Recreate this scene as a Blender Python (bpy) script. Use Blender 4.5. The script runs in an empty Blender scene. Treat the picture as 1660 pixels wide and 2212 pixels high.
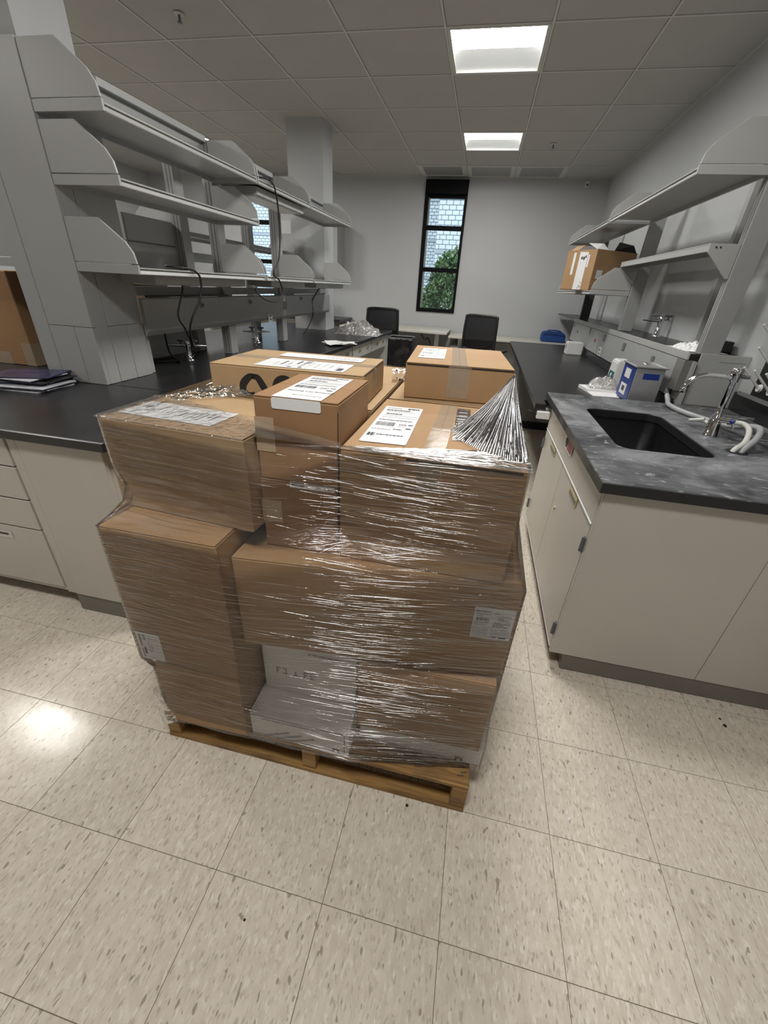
import bpy, bmesh, math, random
from mathutils import Vector, Matrix, noise

sc = bpy.context.scene
COL = sc.collection
random.seed(7)

# ------------------------------------------------------------------ camera, world, exposure
CAM = Vector((0.1807, -0.4021, 1.4173))
YAW, PITCH, ROLL, FPX = 0.1880, 0.5072, 0.0576, 879.31
_f = Vector((-math.sin(YAW)*math.cos(PITCH), math.cos(YAW)*math.cos(PITCH), -math.sin(PITCH)))
_r = Vector((math.cos(YAW), math.sin(YAW), 0)); _u = _r.cross(_f)
_R = math.cos(ROLL)*_r + math.sin(ROLL)*_u
_U = -math.sin(ROLL)*_r + math.cos(ROLL)*_u
cam = bpy.data.cameras.new('camera'); camo = bpy.data.objects.new('camera', cam); COL.objects.link(camo)
camo.matrix_world = Matrix(((_R.x, _U.x, -_f.x, CAM.x), (_R.y, _U.y, -_f.y, CAM.y), (_R.z, _U.z, -_f.z, CAM.z), (0, 0, 0, 1)))
cam.sensor_fit = 'HORIZONTAL'; cam.sensor_width = 36.0; cam.lens = FPX*36.0/1660.0
cam.clip_start = 0.02; cam.clip_end = 200
sc.camera = camo

w = bpy.data.worlds.new('overcast_sky'); sc.world = w; w.use_nodes = True
_b = w.node_tree.nodes['Background']
_b.inputs[0].default_value = (0.80, 0.90, 1.0, 1); _b.inputs[1].default_value = 2.4

LAMP = 52.0            # emission of the ceiling troffers
sc.view_settings.view_transform = 'Standard'; sc.view_settings.look = 'None'
sc.view_settings.gamma = 1; sc.view_settings.use_curve_mapping = False
sc.view_settings.exposure = 0.0
sc.cycles.use_denoising = True
sc.cycles.max_bounces = 7; sc.cycles.transparent_max_bounces = 14
sc.cycles.diffuse_bounces = 4; sc.cycles.glossy_bounces = 4
sc.cycles.use_adaptive_sampling = True; sc.cycles.adaptive_threshold = 0.08; sc.cycles.adaptive_min_samples = 16
sc.cycles.sample_clamp_indirect = 6.0

# ------------------------------------------------------------------ materials
M = {}
def nodes(name):
    m = bpy.data.materials.new(name); m.use_nodes = True
    nt = m.node_tree; return m, nt, nt.nodes['Principled BSDF']
def N(nt, t, **kw):
    n = nt.nodes.new(t)
    for k, v in kw.items():
        if k.startswith('i_'):
            key = k[2:]; key = int(key) if key.isdigit() else key.replace('_', ' ')
            n.inputs[key].default_value = v
        else: setattr(n, k, v)
    return n
def ramp(nt, src, stops):
    r = nt.nodes.new('ShaderNodeValToRGB'); e = r.color_ramp.elements
    while len(e) < len(stops): e.new(0.5)
    for el, (p, c) in zip(e, stops):
        el.position = p; el.color = c if len(c) == 4 else (*c, 1)
    nt.links.new(src, r.inputs[0]); return r
def coords(nt, scale=(1, 1, 1), kind='Object', rot=(0, 0, 0)):
    tc = nt.nodes.new('ShaderNodeTexCoord'); mp = nt.nodes.new('ShaderNodeMapping')
    mp.inputs['Scale'].default_value = scale; mp.inputs['Rotation'].default_value = rot
    nt.links.new(tc.outputs[kind], mp.inputs[0]); return mp.outputs[0]
def mixc(nt, a, b, f):
    n = nt.nodes.new('ShaderNodeMix'); n.data_type = 'RGBA'
    for s, v in ((0, f), (6, a), (7, b)):
        if hasattr(v, 'links') or hasattr(v, 'is_linked'): nt.links.new(v, n.inputs[s])
        else: n.inputs[s].default_value = v if s == 0 else (*v[:3], 1)
    return n.outputs[2]
def bump(nt, bs, h, strength=0.2, dist=0.001):
    b = N(nt, 'ShaderNodeBump'); b.inputs['Strength'].default_value = strength; b.inputs['Distance'].default_value = dist
    nt.links.new(h, b.inputs['Height']); nt.links.new(b.outputs[0], bs.inputs['Normal']); return b
def paint(name, c, rough=0.5, var=0.06, scale=6, spec=0.5, metal=0.0, bmp=0.0, bscale=200, coat=0.0):
    m, nt, bs = nodes(name)
    v = coords(nt); n = N(nt, 'ShaderNodeTexNoise', i_Scale=scale, i_Detail=2.0); nt.links.new(v, n.inputs[0])
    r = ramp(nt, n.outputs[0], [(0.3, tuple(x*(1-var) for x in c)), (0.7, tuple(min(1, x*(1+var)) for x in c))])
    nt.links.new(r.outputs[0], bs.inputs['Base Color'])
    bs.inputs['Roughness'].default_value = rough; bs.inputs['Metallic'].default_value = metal
    bs.inputs['Specular IOR Level'].default_value = spec; bs.inputs['Coat Weight'].default_value = coat
    if bmp:
        n2 = N(nt, 'ShaderNodeTexNoise', i_Scale=bscale, i_Detail=2.0); nt.links.new(v, n2.inputs[0]); bump(nt, bs, n2.outputs[0], bmp)
    M[name] = m; return m
paint('wall_paint', (0.47, 0.48, 0.485), 0.6, 0.015, 1.5, 0.3, bmp=0.05, bscale=120)
paint('ceiling_tile', (0.45, 0.445, 0.425), 0.95, 0.02, 3, 0.1, bmp=0.3, bscale=350)
paint('ceiling_bar', (0.54, 0.54, 0.515), 0.5, 0.01)
paint('plenum', (0.12, 0.12, 0.115), 0.9)
paint('shelf_paint', (0.385, 0.39, 0.382), 0.38, 0.02, 3, 0.4)
paint('post_paint', (0.32, 0.325, 0.322), 0.42, 0.02, 3, 0.4)
paint('cabinet_paint', (0.52, 0.49, 0.435), 0.27, 0.02, 3, 0.5)
paint('cabinet_dark', (0.17, 0.165, 0.155), 0.5)
paint('rubber_base', (0.17, 0.155, 0.13), 0.32, 0.1, 5)
paint('black_epoxy', (0.016, 0.016, 0.018), 0.30, 0.3, 5, 0.5)
paint('sink_black', (0.006, 0.006, 0.008), 0.45, 0.2, 8, 0.3)
paint('black_plastic', (0.012, 0.012, 0.013), 0.45, 0.2, 8)
paint('black_frame', (0.002, 0.002, 0.0025), 0.6, 0.2, 8, 0.15)
paint('black_cable', (0.010, 0.010, 0.010), 0.4)
paint('black_fabric', (0.014, 0.014, 0.016), 0.9, 0.3, 60, bmp=0.4, bscale=600)
paint('bin_bag', (0.012, 0.012, 0.014), 0.22, 0.3, 8, bmp=0.9, bscale=25)
paint('white_plastic', (0.72, 0.72, 0.70), 0.35, 0.02)
paint('grey_plastic', (0.33, 0.34, 0.35), 0.4, 0.04)
paint('dark_plate', (0.14, 0.145, 0.15), 0.4)
paint('red_plastic', (0.40, 0.05, 0.05), 0.4)
paint('blue_plastic', (0.010, 0.035, 0.23), 0.4, 0.1)
paint('blue_fabric', (0.008, 0.055, 0.23), 0.7, 0.15, 30, bmp=0.3, bscale=300)
paint('teal_plastic', (0.02, 0.12, 0.14), 0.3)
paint('chrome', (0.75, 0.75, 0.76), 0.08, 0.02, metal=1.0)
paint('steel', (0.56, 0.56, 0.57), 0.33, 0.03, 4, metal=0.75)
paint('brass', (0.55, 0.46, 0.26), 0.32, 0.06, metal=0.7)
paint('paper', (0.80, 0.80, 0.79), 0.6, 0.02)
paint('label_paper', (0.78, 0.785, 0.79), 0.42, 0.01)
paint('print_ink', (0.06, 0.06, 0.07), 0.6, 0.1)
paint('print_grey', (0.32, 0.32, 0.34), 0.6, 0.1)
paint('logo_black', (0.012, 0.011, 0.010), 0.5)
paint('sign_red', (0.42, 0.07, 0.09), 0.45, 0.15, 40)
paint('desk_laminate', (0.56, 0.54, 0.47), 0.4, 0.03)
paint('mag_navy', (0.03, 0.035, 0.09), 0.25, 0.5, 20)
paint('mag_dark', (0.03, 0.028, 0.03), 0.25, 0.6, 25)
paint('mag_lilac', (0.30, 0.29, 0.40), 0.25, 0.3, 22)
paint('mag_white', (0.62, 0.63, 0.66), 0.25, 0.2, 18)
paint('hose_grey', (0.36, 0.37, 0.38), 0.4)
paint('hose_white', (0.62, 0.62, 0.58), 0.4)
paint('post_shaded', (0.035, 0.033, 0.03), 0.5)  # near-black post colour standing in for shade on the farthest right upright
paint('concrete_block', (0.70, 0.73, 0.76), 0.85, 0.07, 4, 0.2)
paint('grout', (0.20, 0.17, 0.13), 0.9)
paint('mortar', (0.26, 0.28, 0.31), 0.9)
paint('ledge_stone', (0.42, 0.45, 0.49), 0.85)
paint('leaf', (0.055, 0.115, 0.030), 0.55, 0.6, 3.0)
paint('leaf_pale', (0.20, 0.26, 0.11), 0.55, 0.4, 3.0)
paint('bark', (0.07, 0.05, 0.035), 0.8)
paint('ground', (0.22, 0.21, 0.18), 0.9)
paint('tape_brown', (0.47, 0.35, 0.23), 0.18, 0.05, 10, 0.5)

def mat_emit(name, c, s):
    m, nt, bs = nodes(name); bs.inputs['Base Color'].default_value = (0.8, 0.8, 0.8, 1)
    bs.inputs['Emission Color'].default_value = (*c, 1); bs.inputs['Emission Strength'].default_value = s; M[name] = m
mat_emit('lamp_bright', (1.0, 0.982, 0.95), LAMP)
mat_emit('lamp_dim', (0.93, 0.98, 0.97), 0.30)

def mat_floor():
    m, nt, bs = nodes('vinyl_tile'); L = nt.links
    tc = N(nt, 'ShaderNodeTexCoord'); oi = N(nt, 'ShaderNodeObjectInfo')
    sc_ = N(nt, 'ShaderNodeVectorMath', operation='SCALE'); sc_.inputs[3].default_value = 37.0
    cmb = N(nt, 'ShaderNodeCombineXYZ'); L.new(oi.outputs['Random'], cmb.inputs[0]); L.new(oi.outputs['Random'], cmb.inputs[1]); L.new(oi.outputs['Random'], cmb.inputs[2])
    L.new(cmb.outputs[0], sc_.inputs[0])
    add = N(nt, 'ShaderNodeVectorMath', operation='ADD'); L.new(tc.outputs['Object'], add.inputs[0]); L.new(sc_.outputs[0], add.inputs[1])
    def nz(scale, detail=2.0, rough=0.5, sz=1.0):
        mp = N(nt, 'ShaderNodeMapping'); mp.inputs['Scale'].default_value = scale; L.new(add.outputs[0], mp.inputs[0])
        n = N(nt, 'ShaderNodeTexNoise', i_Scale=sz, i_Detail=detail, i_Roughness=rough); L.new(mp.outputs[0], n.inputs[0]); return n.outputs[0]
    base = ramp(nt, nz((60, 22, 1), 4.0), [(0.32, (0.63, 0.56, 0.46)), (0.5, (0.68, 0.61, 0.51)), (0.68, (0.73, 0.66, 0.56))])
    soft = ramp(nt, nz((120, 42, 1), 2.0), [(0.36, (0.0, 0.0, 0.0)), (0.56, (0.0, 0.0, 0.0)), (0.70, (1, 1, 1))])
    c1 = mixc(nt, base.outputs[0], (0.78, 0.725, 0.63), soft.outputs[0])
    dk = ramp(nt, nz((150, 50, 1), 2.0), [(0.565, (0, 0, 0)), (0.70, (0.65, 0.65, 0.65))])
    c2 = mixc(nt, c1, (0.40, 0.345, 0.27), dk.outputs[0])
    dk2 = ramp(nt, nz((100, 42, 3), 0.5), [(0.72, (0, 0, 0)), (0.75, (0.75, 0.75, 0.75))])
    c3 = mixc(nt, c2, (0.28, 0.24, 0.18), dk2.outputs[0])
    hs = N(nt, 'ShaderNodeHueSaturation'); L.new(c3, hs.inputs['Color'])
    mr = N(nt, 'ShaderNodeMapRange'); mr.inputs[3].default_value = 0.965; mr.inputs[4].default_value = 1.035; L.new(oi.outputs['Random'], mr.inputs[0]); L.new(mr.outputs[0], hs.inputs['Value'])
    L.new(hs.outputs[0], bs.inputs['Base Color'])
    rr = ramp(nt, nz((7, 7, 1), 3.0), [(0.3, (0.15, 0.15, 0.15)), (0.7, (0.25, 0.25, 0.25))]); L.new(rr.outputs[0], bs.inputs['Roughness'])
    bs.inputs['Specular IOR Level'].default_value = 0.42
    bump(nt, bs, nz((40, 25, 1), 2.0), 0.05, 0.001); M['vinyl_tile'] = m
mat_floor()

def mat_card(name, dark, light, streak=0.5):
    m, nt, bs = nodes(name); L = nt.links
    a = N(nt, 'ShaderNodeTexNoise', i_Scale=5.0, i_Detail=5.0); L.new(coords(nt), a.inputs[0])
    b = N(nt, 'ShaderNodeTexNoise', i_Scale=1.0, i_Detail=2.0); L.new(coords(nt, (140, 140, 900)), b.inputs[0])
    r = ramp(nt, a.outputs[0], [(0.3, dark), (0.7, light)])
    c = mixc(nt, r.outputs[0], tuple(x*1.12 for x in light), b.outputs[0])
    mx = mixc(nt, r.outputs[0], c, streak); L.new(mx, bs.inputs['Base Color'])
    bs.inputs['Roughness'].default_value = 0.72; bs.inputs['Specular IOR Level'].default_value = 0.25
    bump(nt, bs, b.outputs[0], 0.06); M[name] = m
mat_card('cardboard', (0.345, 0.212, 0.108), (0.405, 0.258, 0.136))
mat_card('cardboard_tan', (0.37, 0.25, 0.135), (0.43, 0.295, 0.165))
mat_card('cardboard_deep', (0.27, 0.152, 0.074), (0.325, 0.187, 0.092))
mat_card('cardboard_white', (0.80, 0.785, 0.755), (0.86, 0.845, 0.815), 0.1)

def mat_wood():
    m, nt, bs = nodes('pallet_wood'); L = nt.links; oi = N(nt, 'ShaderNodeObjectInfo')
    v = coords(nt, (3, 40, 60)); w_ = N(nt, 'ShaderNodeTexNoise', i_Scale=1.0, i_Detail=5.0, i_Distortion=1.2); L.new(v, w_.inputs[0])
    r = ramp(nt, w_.outputs[0], [(0.25, (0.14, 0.066, 0.016)), (0.5, (0.31, 0.17, 0.05)), (0.75, (0.44, 0.275, 0.10))])
    s = N(nt, 'ShaderNodeTexNoise', i_Scale=7.0, i_Detail=6.0); L.new(coords(nt, (0.6, 2, 2)), s.inputs[0])
    st = ramp(nt, s.outputs[0], [(0.54, (0, 0, 0)), (0.68, (0.8, 0.8, 0.8))])
    c = mixc(nt, r.outputs[0], (0.05, 0.032, 0.02), st.outputs[0]); L.new(c, bs.inputs['Base Color'])
    bs.inputs['Roughness'].default_value = 0.6; bump(nt, bs, w_.outputs[0], 0.3, 0.002); M['pallet_wood'] = m
mat_wood()
paint('wood_knot', (0.13, 0.055, 0.018), 0.5, 0.5, 40)

def mat_sinktop():
    m, nt, bs = nodes('worn_epoxy'); L = nt.links
    a = N(nt, 'ShaderNodeTexNoise', i_Scale=2.6, i_Detail=8.0, i_Roughness=0.62, i_Distortion=1.1); L.new(coords(nt, (1, 1, 1)), a.inputs[0])
    b = N(nt, 'ShaderNodeTexNoise', i_Scale=9.0, i_Detail=6.0, i_Distortion=2.5); L.new(coords(nt, (1.0, 2.2, 1)), b.inputs[0])
    r = ramp(nt, a.outputs[0], [(0.34, (0.04, 0.042, 0.045)), (0.48, (0.12, 0.127, 0.132)), (0.64, (0.26, 0.27, 0.28))])
    s = ramp(nt, b.outputs[0], [(0.60, (0, 0, 0)), (0.66, (0.8, 0.8, 0.8))])
    c = mixc(nt, r.outputs[0], (0.34, 0.35, 0.36), s.outputs[0])
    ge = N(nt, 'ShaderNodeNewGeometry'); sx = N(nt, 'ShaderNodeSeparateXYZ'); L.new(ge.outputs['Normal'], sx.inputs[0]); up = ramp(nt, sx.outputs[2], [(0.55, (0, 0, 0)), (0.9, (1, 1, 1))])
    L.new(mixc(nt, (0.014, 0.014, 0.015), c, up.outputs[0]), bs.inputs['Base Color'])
    rr = ramp(nt, a.outputs[0], [(0.35, (0.33, 0.33, 0.33)), (0.7, (0.6, 0.6, 0.6))]); L.new(rr.outputs[0], bs.inputs['Roughness']); M['worn_epoxy'] = m
mat_sinktop()

def mat_glass():
    m, nt, bs = nodes('window_glass'); L = nt.links; out = nt.nodes['Material Output']; nt.nodes.remove(bs)
    t = N(nt, 'ShaderNodeBsdfTransparent'); t.inputs[0].default_value = (0.90, 0.95, 0.95, 1)
    g = N(nt, 'ShaderNodeBsdfGlossy'); g.inputs['Roughness'].default_value = 0.02
    fr = N(nt, 'ShaderNodeFresnel'); fr.inputs[0].default_value = 1.5
    mx = N(nt, 'ShaderNodeMixShader'); L.new(fr.outputs[0], mx.inputs[0]); L.new(t.outputs[0], mx.inputs[1]); L.new(g.outputs[0], mx.inputs[2]); L.new(mx.outputs[0], out.inputs[0]); M['window_glass'] = m
mat_glass()

def mat_film(name, haze, hazevar, streak_scale, bstr, bdist, tint=(0.97, 0.965, 0.955), rough=0.10, spec=0.05, detail=3.0, kind='Object', ior=1.45):
    """clear stretch film: transparent sheet with a thin milky haze and mirror gloss on fine stretch creases"""
    m, nt, bs = nodes(name); L = nt.links; out = nt.nodes['Material Output']; nt.nodes.remove(bs)
    st = N(nt, 'ShaderNodeTexNoise', i_Scale=1.0, i_Detail=detail, i_Roughness=0.55, i_Distortion=0.25); L.new(coords(nt, streak_scale, kind), st.inputs[0])
    lo = N(nt, 'ShaderNodeTexNoise', i_Scale=3.2, i_Detail=3.0); L.new(coords(nt), lo.inputs[0])
    sh = ramp(nt, st.outputs[0], [(0.40, (0.12, 0.12, 0.12)), (0.62, (1, 1, 1))])
    lh = ramp(nt, lo.outputs[0], [(0.40, (0.25, 0.25, 0.25)), (0.64, (1, 1, 1))])
    mu = N(nt, 'ShaderNodeMath', operation='MULTIPLY'); L.new(sh.outputs[0], mu.inputs[0]); L.new(lh.outputs[0], mu.inputs[1])
    hz = N(nt, 'ShaderNodeMath', operation='MULTIPLY_ADD'); L.new(mu.outputs[0], hz.inputs[0]); hz.inputs[1].default_value = hazevar; hz.inputs[2].default_value = haze
    b = N(nt, 'ShaderNodeBump'); b.inputs['Strength'].default_value = bstr; b.inputs['Distance'].default_value = bdist; L.new(st.outputs[0], b.inputs['Height'])
    tr = N(nt, 'ShaderNodeBsdfTransparent'); tr.inputs[0].default_value = (*tint, 1)
    df = N(nt, 'ShaderNodeBsdfDiffuse'); df.inputs[0].default_value = (0.80, 0.77, 0.75, 1)
    m1 = N(nt, 'ShaderNodeMixShader'); L.new(hz.outputs[0], m1.inputs[0]); L.new(tr.outputs[0], m1.inputs[1]); L.new(df.outputs[0], m1.inputs[2])
    gl = N(nt, 'ShaderNodeBsdfGlossy'); gl.inputs['Roughness'].default_value = rough; L.new(b.outputs[0], gl.inputs['Normal'])
    fr = N(nt, 'ShaderNodeFresnel'); fr.inputs[0].default_value = ior; L.new(b.outputs[0], fr.inputs['Normal'])
    fa = N(nt, 'ShaderNodeMath', operation='ADD'); fa.use_clamp = True; L.new(fr.outputs[0], fa.inputs[0]); fa.inputs[1].default_value = spec
    m2 = N(nt, 'ShaderNodeMixShader'); L.new(fa.outputs[0], m2.inputs[0]); L.new(m1.outputs[0], m2.inputs[1]); L.new(gl.outputs[0], m2.inputs[2])
    L.new(m2.outputs[0], out.inputs[0]); M[name] = m
mat_film('stretch_film', 0.010, 0.11, (7, 7, 130), 1.0, 0.006, tint=(0.995, 0.99, 0.985), rough=0.11, spec=0.02, ior=1.22)
mat_film('film_fold', 0.03, 0.20, (6, 80, 30), 1.0, 0.0022, tint=(0.99, 0.99, 0.985), rough=0.10, spec=0.12, ior=1.35)
mat_film('film_crease', 0.03, 0.05, (20, 20, 20), 0.1, 0.001, tint=(0.995, 0.99, 0.985), rough=0.09, spec=0.30, ior=1.15)
mat_film('bag_film', 0.22, 0.30, (30, 30, 30), 1.0, 0.010, rough=0.12, spec=0.10)
mat_film('film_crumpled', 0.04, 0.16, (34, 34, 34), 1.0, 0.010, rough=0.10, spec=0.08)
def mat_tape():
    m, nt, bs = nodes('clear_tape'); bs.inputs['Base Color'].default_value = (0.55, 0.46, 0.35, 1); bs.inputs['Roughness'].default_value = 0.16; bs.inputs['Alpha'].default_value = 0.30
    n = N(nt, 'ShaderNodeTexNoise', i_Scale=30.0, i_Detail=3.0); nt.links.new(coords(nt), n.inputs[0]); bump(nt, bs, n.outputs[0], 0.35, 0.002); M['clear_tape'] = m
mat_tape()
mat_film('mesh_fabric', 0.0, 0.0, (900, 900, 900), 0.2, 0.001, tint=(0.035, 0.035, 0.04), rough=0.6, spec=0.0)

# ------------------------------------------------------------------ mesh helpers
ORG = {}
class MB:
    def __init__(s): s.v = []; s.f = []; s.sm = []
    def add(s, vs, fs, smooth=False):
        o = len(s.v); s.v += [Vector(p) for p in vs]; s.f += [tuple(i+o for i in f) for f in fs]; s.sm += [smooth]*len(fs); return s
    def box(s, x0, x1, y0, y1, z0, z1, bev=0.0):
        return s.hexa([(x0, y0), (x1, y0), (x1, y1), (x0, y1)], z0, z1, bev)
    def hexa(s, q, z0, z1, bev=0.0):
        """vertical prism on a counter-clockwise plan polygon"""
        n = len(q)
        vs = [(x, y, z0) for x, y in q] + [(x, y, z1) for x, y in q]
        fs = [tuple(range(n-1, -1, -1)), tuple(range(n, 2*n))] + [(i, (i+1) % n, n+(i+1) % n, n+i) for i in range(n)]
        return s._bev(vs, fs, bev)
    def prism(s, pts, d, bev=0.0):
        """3-D polygon swept along vector d"""
        n = len(pts); d = Vector(d); a = [Vector(p) for p in pts]
        vs = a + [p+d for p in a]
        fs = [tuple(range(n-1, -1, -1)), tuple(range(n, 2*n))] + [(i, (i+1) % n, n+(i+1) % n, n+i) for i in range(n)]
        return s._bev(vs, fs, bev)
    def _bev(s, vs, fs, bev):
        bm = bmesh.new(); bv = [bm.verts.new(v) for v in vs]
        for f in fs: bm.faces.new([bv[i] for i in f])
        bmesh.ops.recalc_face_normals(bm, faces=bm.faces)
        if bev > 0: bmesh.ops.bevel(bm, geom=list(bm.edges), offset=bev, segments=2 if bev > 0.004 else 1, affect='EDGES', clamp_overlap=True)
        bm.verts.index_update()
        s.add([v.co.copy() for v in bm.verts], [tuple(v.index for v in f.verts) for f in bm.faces]); bm.free(); return s
    def tube(s, pts, r, n=10, cap=True, smooth=True, spline=0):
        P = [Vector(p) for p in pts]
        if spline: P = catmull(P, spline)
        R = r if isinstance(r, (list, tuple)) else [r]*len(P)
        if len(R) != len(P): R = [R[min(len(R)-1, int(i*len(R)/len(P)))] for i in range(len(P))]
        t0 = (P[1]-P[0]).normalized(); up = Vector((0, 0, 1)) if abs(t0.z) < 0.9 else Vector((1, 0, 0))
        a = t0.cross(up).normalized(); vs = []
        for i, p in enumerate(P):
            t = ((P[min(i+1, len(P)-1)]-P[max(i-1, 0)])).normalized()
            a = (a - t*a.dot(t)).normalized(); b = t.cross(a)
            for k in range(n):
                an = 2*math.pi*k/n; vs.append(p+(a*math.cos(an)+b*math.sin(an))*R[i])
        fs = [(i*n+k, i*n+(k+1) % n, (i+1)*n+(k+1) % n, (i+1)*n+k) for i in range(len(P)-1) for k in range(n)]
        s.add(vs, fs, smooth)
        if cap:
            m = len(P)-1
            s.add(vs[:n], [tuple(range(n-1, -1, -1))]); s.add(vs[m*n:], [tuple(range(n))])
        return s
    def cyl(s, p, q, r, n=16): return s.tube([p, q], r, n)
    def lathe(s, c, prof, n=20):
        """prof = [(radius, z)] about the vertical axis through c"""
        vs = []; fs = []
        for r, z in prof:
            for k in range(n):
                an = 2*math.pi*k/n; vs.append((c[0]+r*math.cos(an), c[1]+r*math.sin(an), c[2]+z))
        for i in range(len(prof)-1):
            for k in range(n): fs.append((i*n+k, i*n+(k+1) % n, (i+1)*n+(k+1) % n, (i+1)*n+k))
        s.add(vs, fs, True); m = (len(prof)-1)*n
        s.add(vs[:n], [tuple(range(n-1, -1, -1))]); s.add(vs[m:], [tuple(range(n))]); return s
    def grid(s, f, nu, nv, smooth=True):
        vs = [f(i/nu, j/nv) for j in range(nv+1) for i in range(nu+1)]
        fs = [(j*(nu+1)+i, j*(nu+1)+i+1, (j+1)*(nu+1)+i+1, (j+1)*(nu+1)+i) for j in range(nv) for i in range(nu)]
        return s.add(vs, fs, smooth)
    def build(s, name, mat, parent=None, org=None, label=None, cat=None, group=None, kind=None):
        if parent is not None: org = ORG[parent.name]
        if org is None:
            xs = [p.x for p in s.v]; ys = [p.y for p in s.v]; zs = [p.z for p in s.v]
            org = Vector(((min(xs)+max(xs))/2, (min(ys)+max(ys))/2, min(zs)))
        org = Vector(org)
        me = bpy.data.meshes.new(name); me.from_pydata([p-org for p in s.v], [], s.f)
        me.polygons.foreach_set('use_smooth', s.sm); me.materials.append(M[mat]); me.update()
        o = bpy.data.objects.new(name, me); COL.objects.link(o); ORG[o.name] = org
        if parent is not None: o.parent = parent
        else: o.location = org
        return tag(o, label, cat, group, kind)
def catmull(P, k):
    out = []
    for i in range(len(P)-1):
        a = P[max(i-1, 0)]; b = P[i]; c = P[i+1]; d = P[min(i+2, len(P)-1)]
        for j in range(k):
            t = j/k; out.append(0.5*((2*b)+(c-a)*t+(2*a-5*b+4*c-d)*t*t+(3*b-a-3*c+d)*t**3))
    return out+[P[-1]]
def tag(o, label=None, cat=None, group=None, kind=None):
    if label: o['label'] = label
    if cat: o['category'] = cat
    if group: o['group'] = group
    if kind: o['kind'] = kind
    return o
def thing(name, loc, label, cat, group=None, kind=None):
    o = bpy.data.objects.new(name, None); COL.objects.link(o); o.location = loc; o.empty_display_size = 0.05
    ORG[o.name] = Vector(loc); return tag(o, label, cat, group, kind)
def inst(src, loc, parent=None, name=None, rz=0.0):
    o = src.copy(); COL.objects.link(o); o.parent = parent; o.location = loc; o.rotation_euler = (0, 0, rz); ORG[o.name] = Vector(loc); return o
def copy_tree(o, delta, label, group=None):
    c = o.copy(); COL.objects.link(c); c.location = o.location + Vector(delta); ORG[c.name] = c.location.copy(); c['label'] = label
    if group: c['group'] = group
    for ch in o.children:
        d = ch.copy(); COL.objects.link(d); d.parent = c
        for g in ch.children:
            e = g.copy(); COL.objects.link(e); e.parent = d
    return c
def B(*a): return MB().box(*a)

# ------------------------------------------------------------------ room shell
H = 2.869; RX = 1.661; BY = 7.282; LX = -5.65; FY = -3.4
T = 0.3048
floor = B(LX-0.1, RX+0.1, FY-0.1, BY+0.1, -0.12, -0.0025).build('floor', 'grout', org=(0, 0, 0), kind='structure')
g = 0.0007
tile_me = None; rest = MB()
for i in range(-19, 6):
    for j in range(-12, 24):
        x0, x1, y0, y1 = i*T+g, (i+1)*T-g, j*T+g, (j+1)*T-g
        if x1 < LX or x0 > RX or y1 < FY or y0 > BY: continue
        near = (-8 <= i <= 5 and -3 <= j <= 6) or (-4 <= i <= 2 and 7 <= j <= 21)
        if near and x1 <= RX+0.001:
            if tile_me is None:
                t = B(-T/2+g, T/2-g, -T/2+g, T/2-g, -0.004, 0.0, 0.0006).build('floor_tile', 'vinyl_tile', org=(0, 0, 0)); tile_me = t.data
                t.parent = floor; t.location = ((i+0.5)*T, (j+0.5)*T, 0)
            else:
                o = bpy.data.objects.new('floor_tile', tile_me); COL.objects.link(o); o.parent = floor; o.location = ((i+0.5)*T, (j+0.5)*T, 0)
        else:
            rest.box(max(x0, LX), min(x1, RX), max(y0, FY), min(y1, BY), -0.004, 0.0)
rest.build('floor_tile_field', 'vinyl_tile', floor, kind='stuff')

ceiling = B(LX-0.1, RX+0.1, FY-0.1, BY+0.1, H+0.06, H+0.16).build('ceiling', 'plenum', org=(0, 0, H), kind='structure')
CT = 0.6614; CX0, CY0 = -0.3151, 3.3344
cl = [CX0+CT*k for k in range(-4, 4)]; cl = [x for x in cl if x < RX-0.02]
lcols = [cl[0]-0.4136-CT*k for k in range(0, 5)]
xl = sorted([x for x in lcols if x > LX+0.05]+cl); xl = [LX]+xl+[RX]
yl = [CY0+CT*k for k in range(-10, 6)]; yl = [FY]+[y for y in yl if FY+0.05 < y < BY-0.05]+[BY]
def cidx(x): return min(range(len(xl)), key=lambda k: abs(xl[k]-x))
def ridx(y): return min(range(len(yl)), key=lambda k: abs(yl[k]-y))
main_c = cidx(CX0); left_c = cidx(-4.035)
lamp_cells = [(main_c, ridx(CY0+CT*k)) for k in (0, 3, -3, -6)]+[(left_c, ridx(CY0+CT*k)) for k in (0, 3, -3, -6)]
vent_cells = [(cidx(CX0+CT*k), ridx(CY0+CT*5)) for k in (-1, 0, 1)]
tcache = {}
for ci in range(len(xl)-1):
    for ri in range(len(yl)-1):
        if (ci, ri) in lamp_cells or (ci, ri) in vent_cells: continue
        sx, sy = xl[ci+1]-xl[ci]-0.019, yl[ri+1]-yl[ri]-0.019
        if sx < 0.01 or sy < 0.01: continue
        k = (round(sx, 3), round(sy, 3)); loc = ((xl[ci]+xl[ci+1])/2, (yl[ri]+yl[ri+1])/2, 0)
        if k not in tcache:
            o = B(-sx/2, sx/2, -sy/2, sy/2, 0.001, 0.016, 0.002).build('ceiling_tile', 'ceiling_tile', org=(0, 0, 0)); tcache[k] = o.data
        else:
            o = bpy.data.objects.new('ceiling_tile', tcache[k]); COL.objects.link(o)
        o.parent = ceiling; o.location = loc
for x in xl[1:-1]: B(x-0.0075, x+0.0075, FY, BY, H-0.003, H+0.02).build('grid_bar', 'ceiling_bar', ceiling)
for y in yl[1:-1]: B(LX, RX, y-0.0075, y+0.0075, H-0.0028, H+0.0202).build('grid_bar', 'ceiling_bar', ceiling)
for nm, bx in (('edge_trim', (RX-0.018, RX, FY, BY)), ('edge_trim', (LX, RX, BY-0.018, BY))):
    B(*bx, H-0.004, H+0.02).build(nm, 'ceiling_bar', ceiling)

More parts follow.
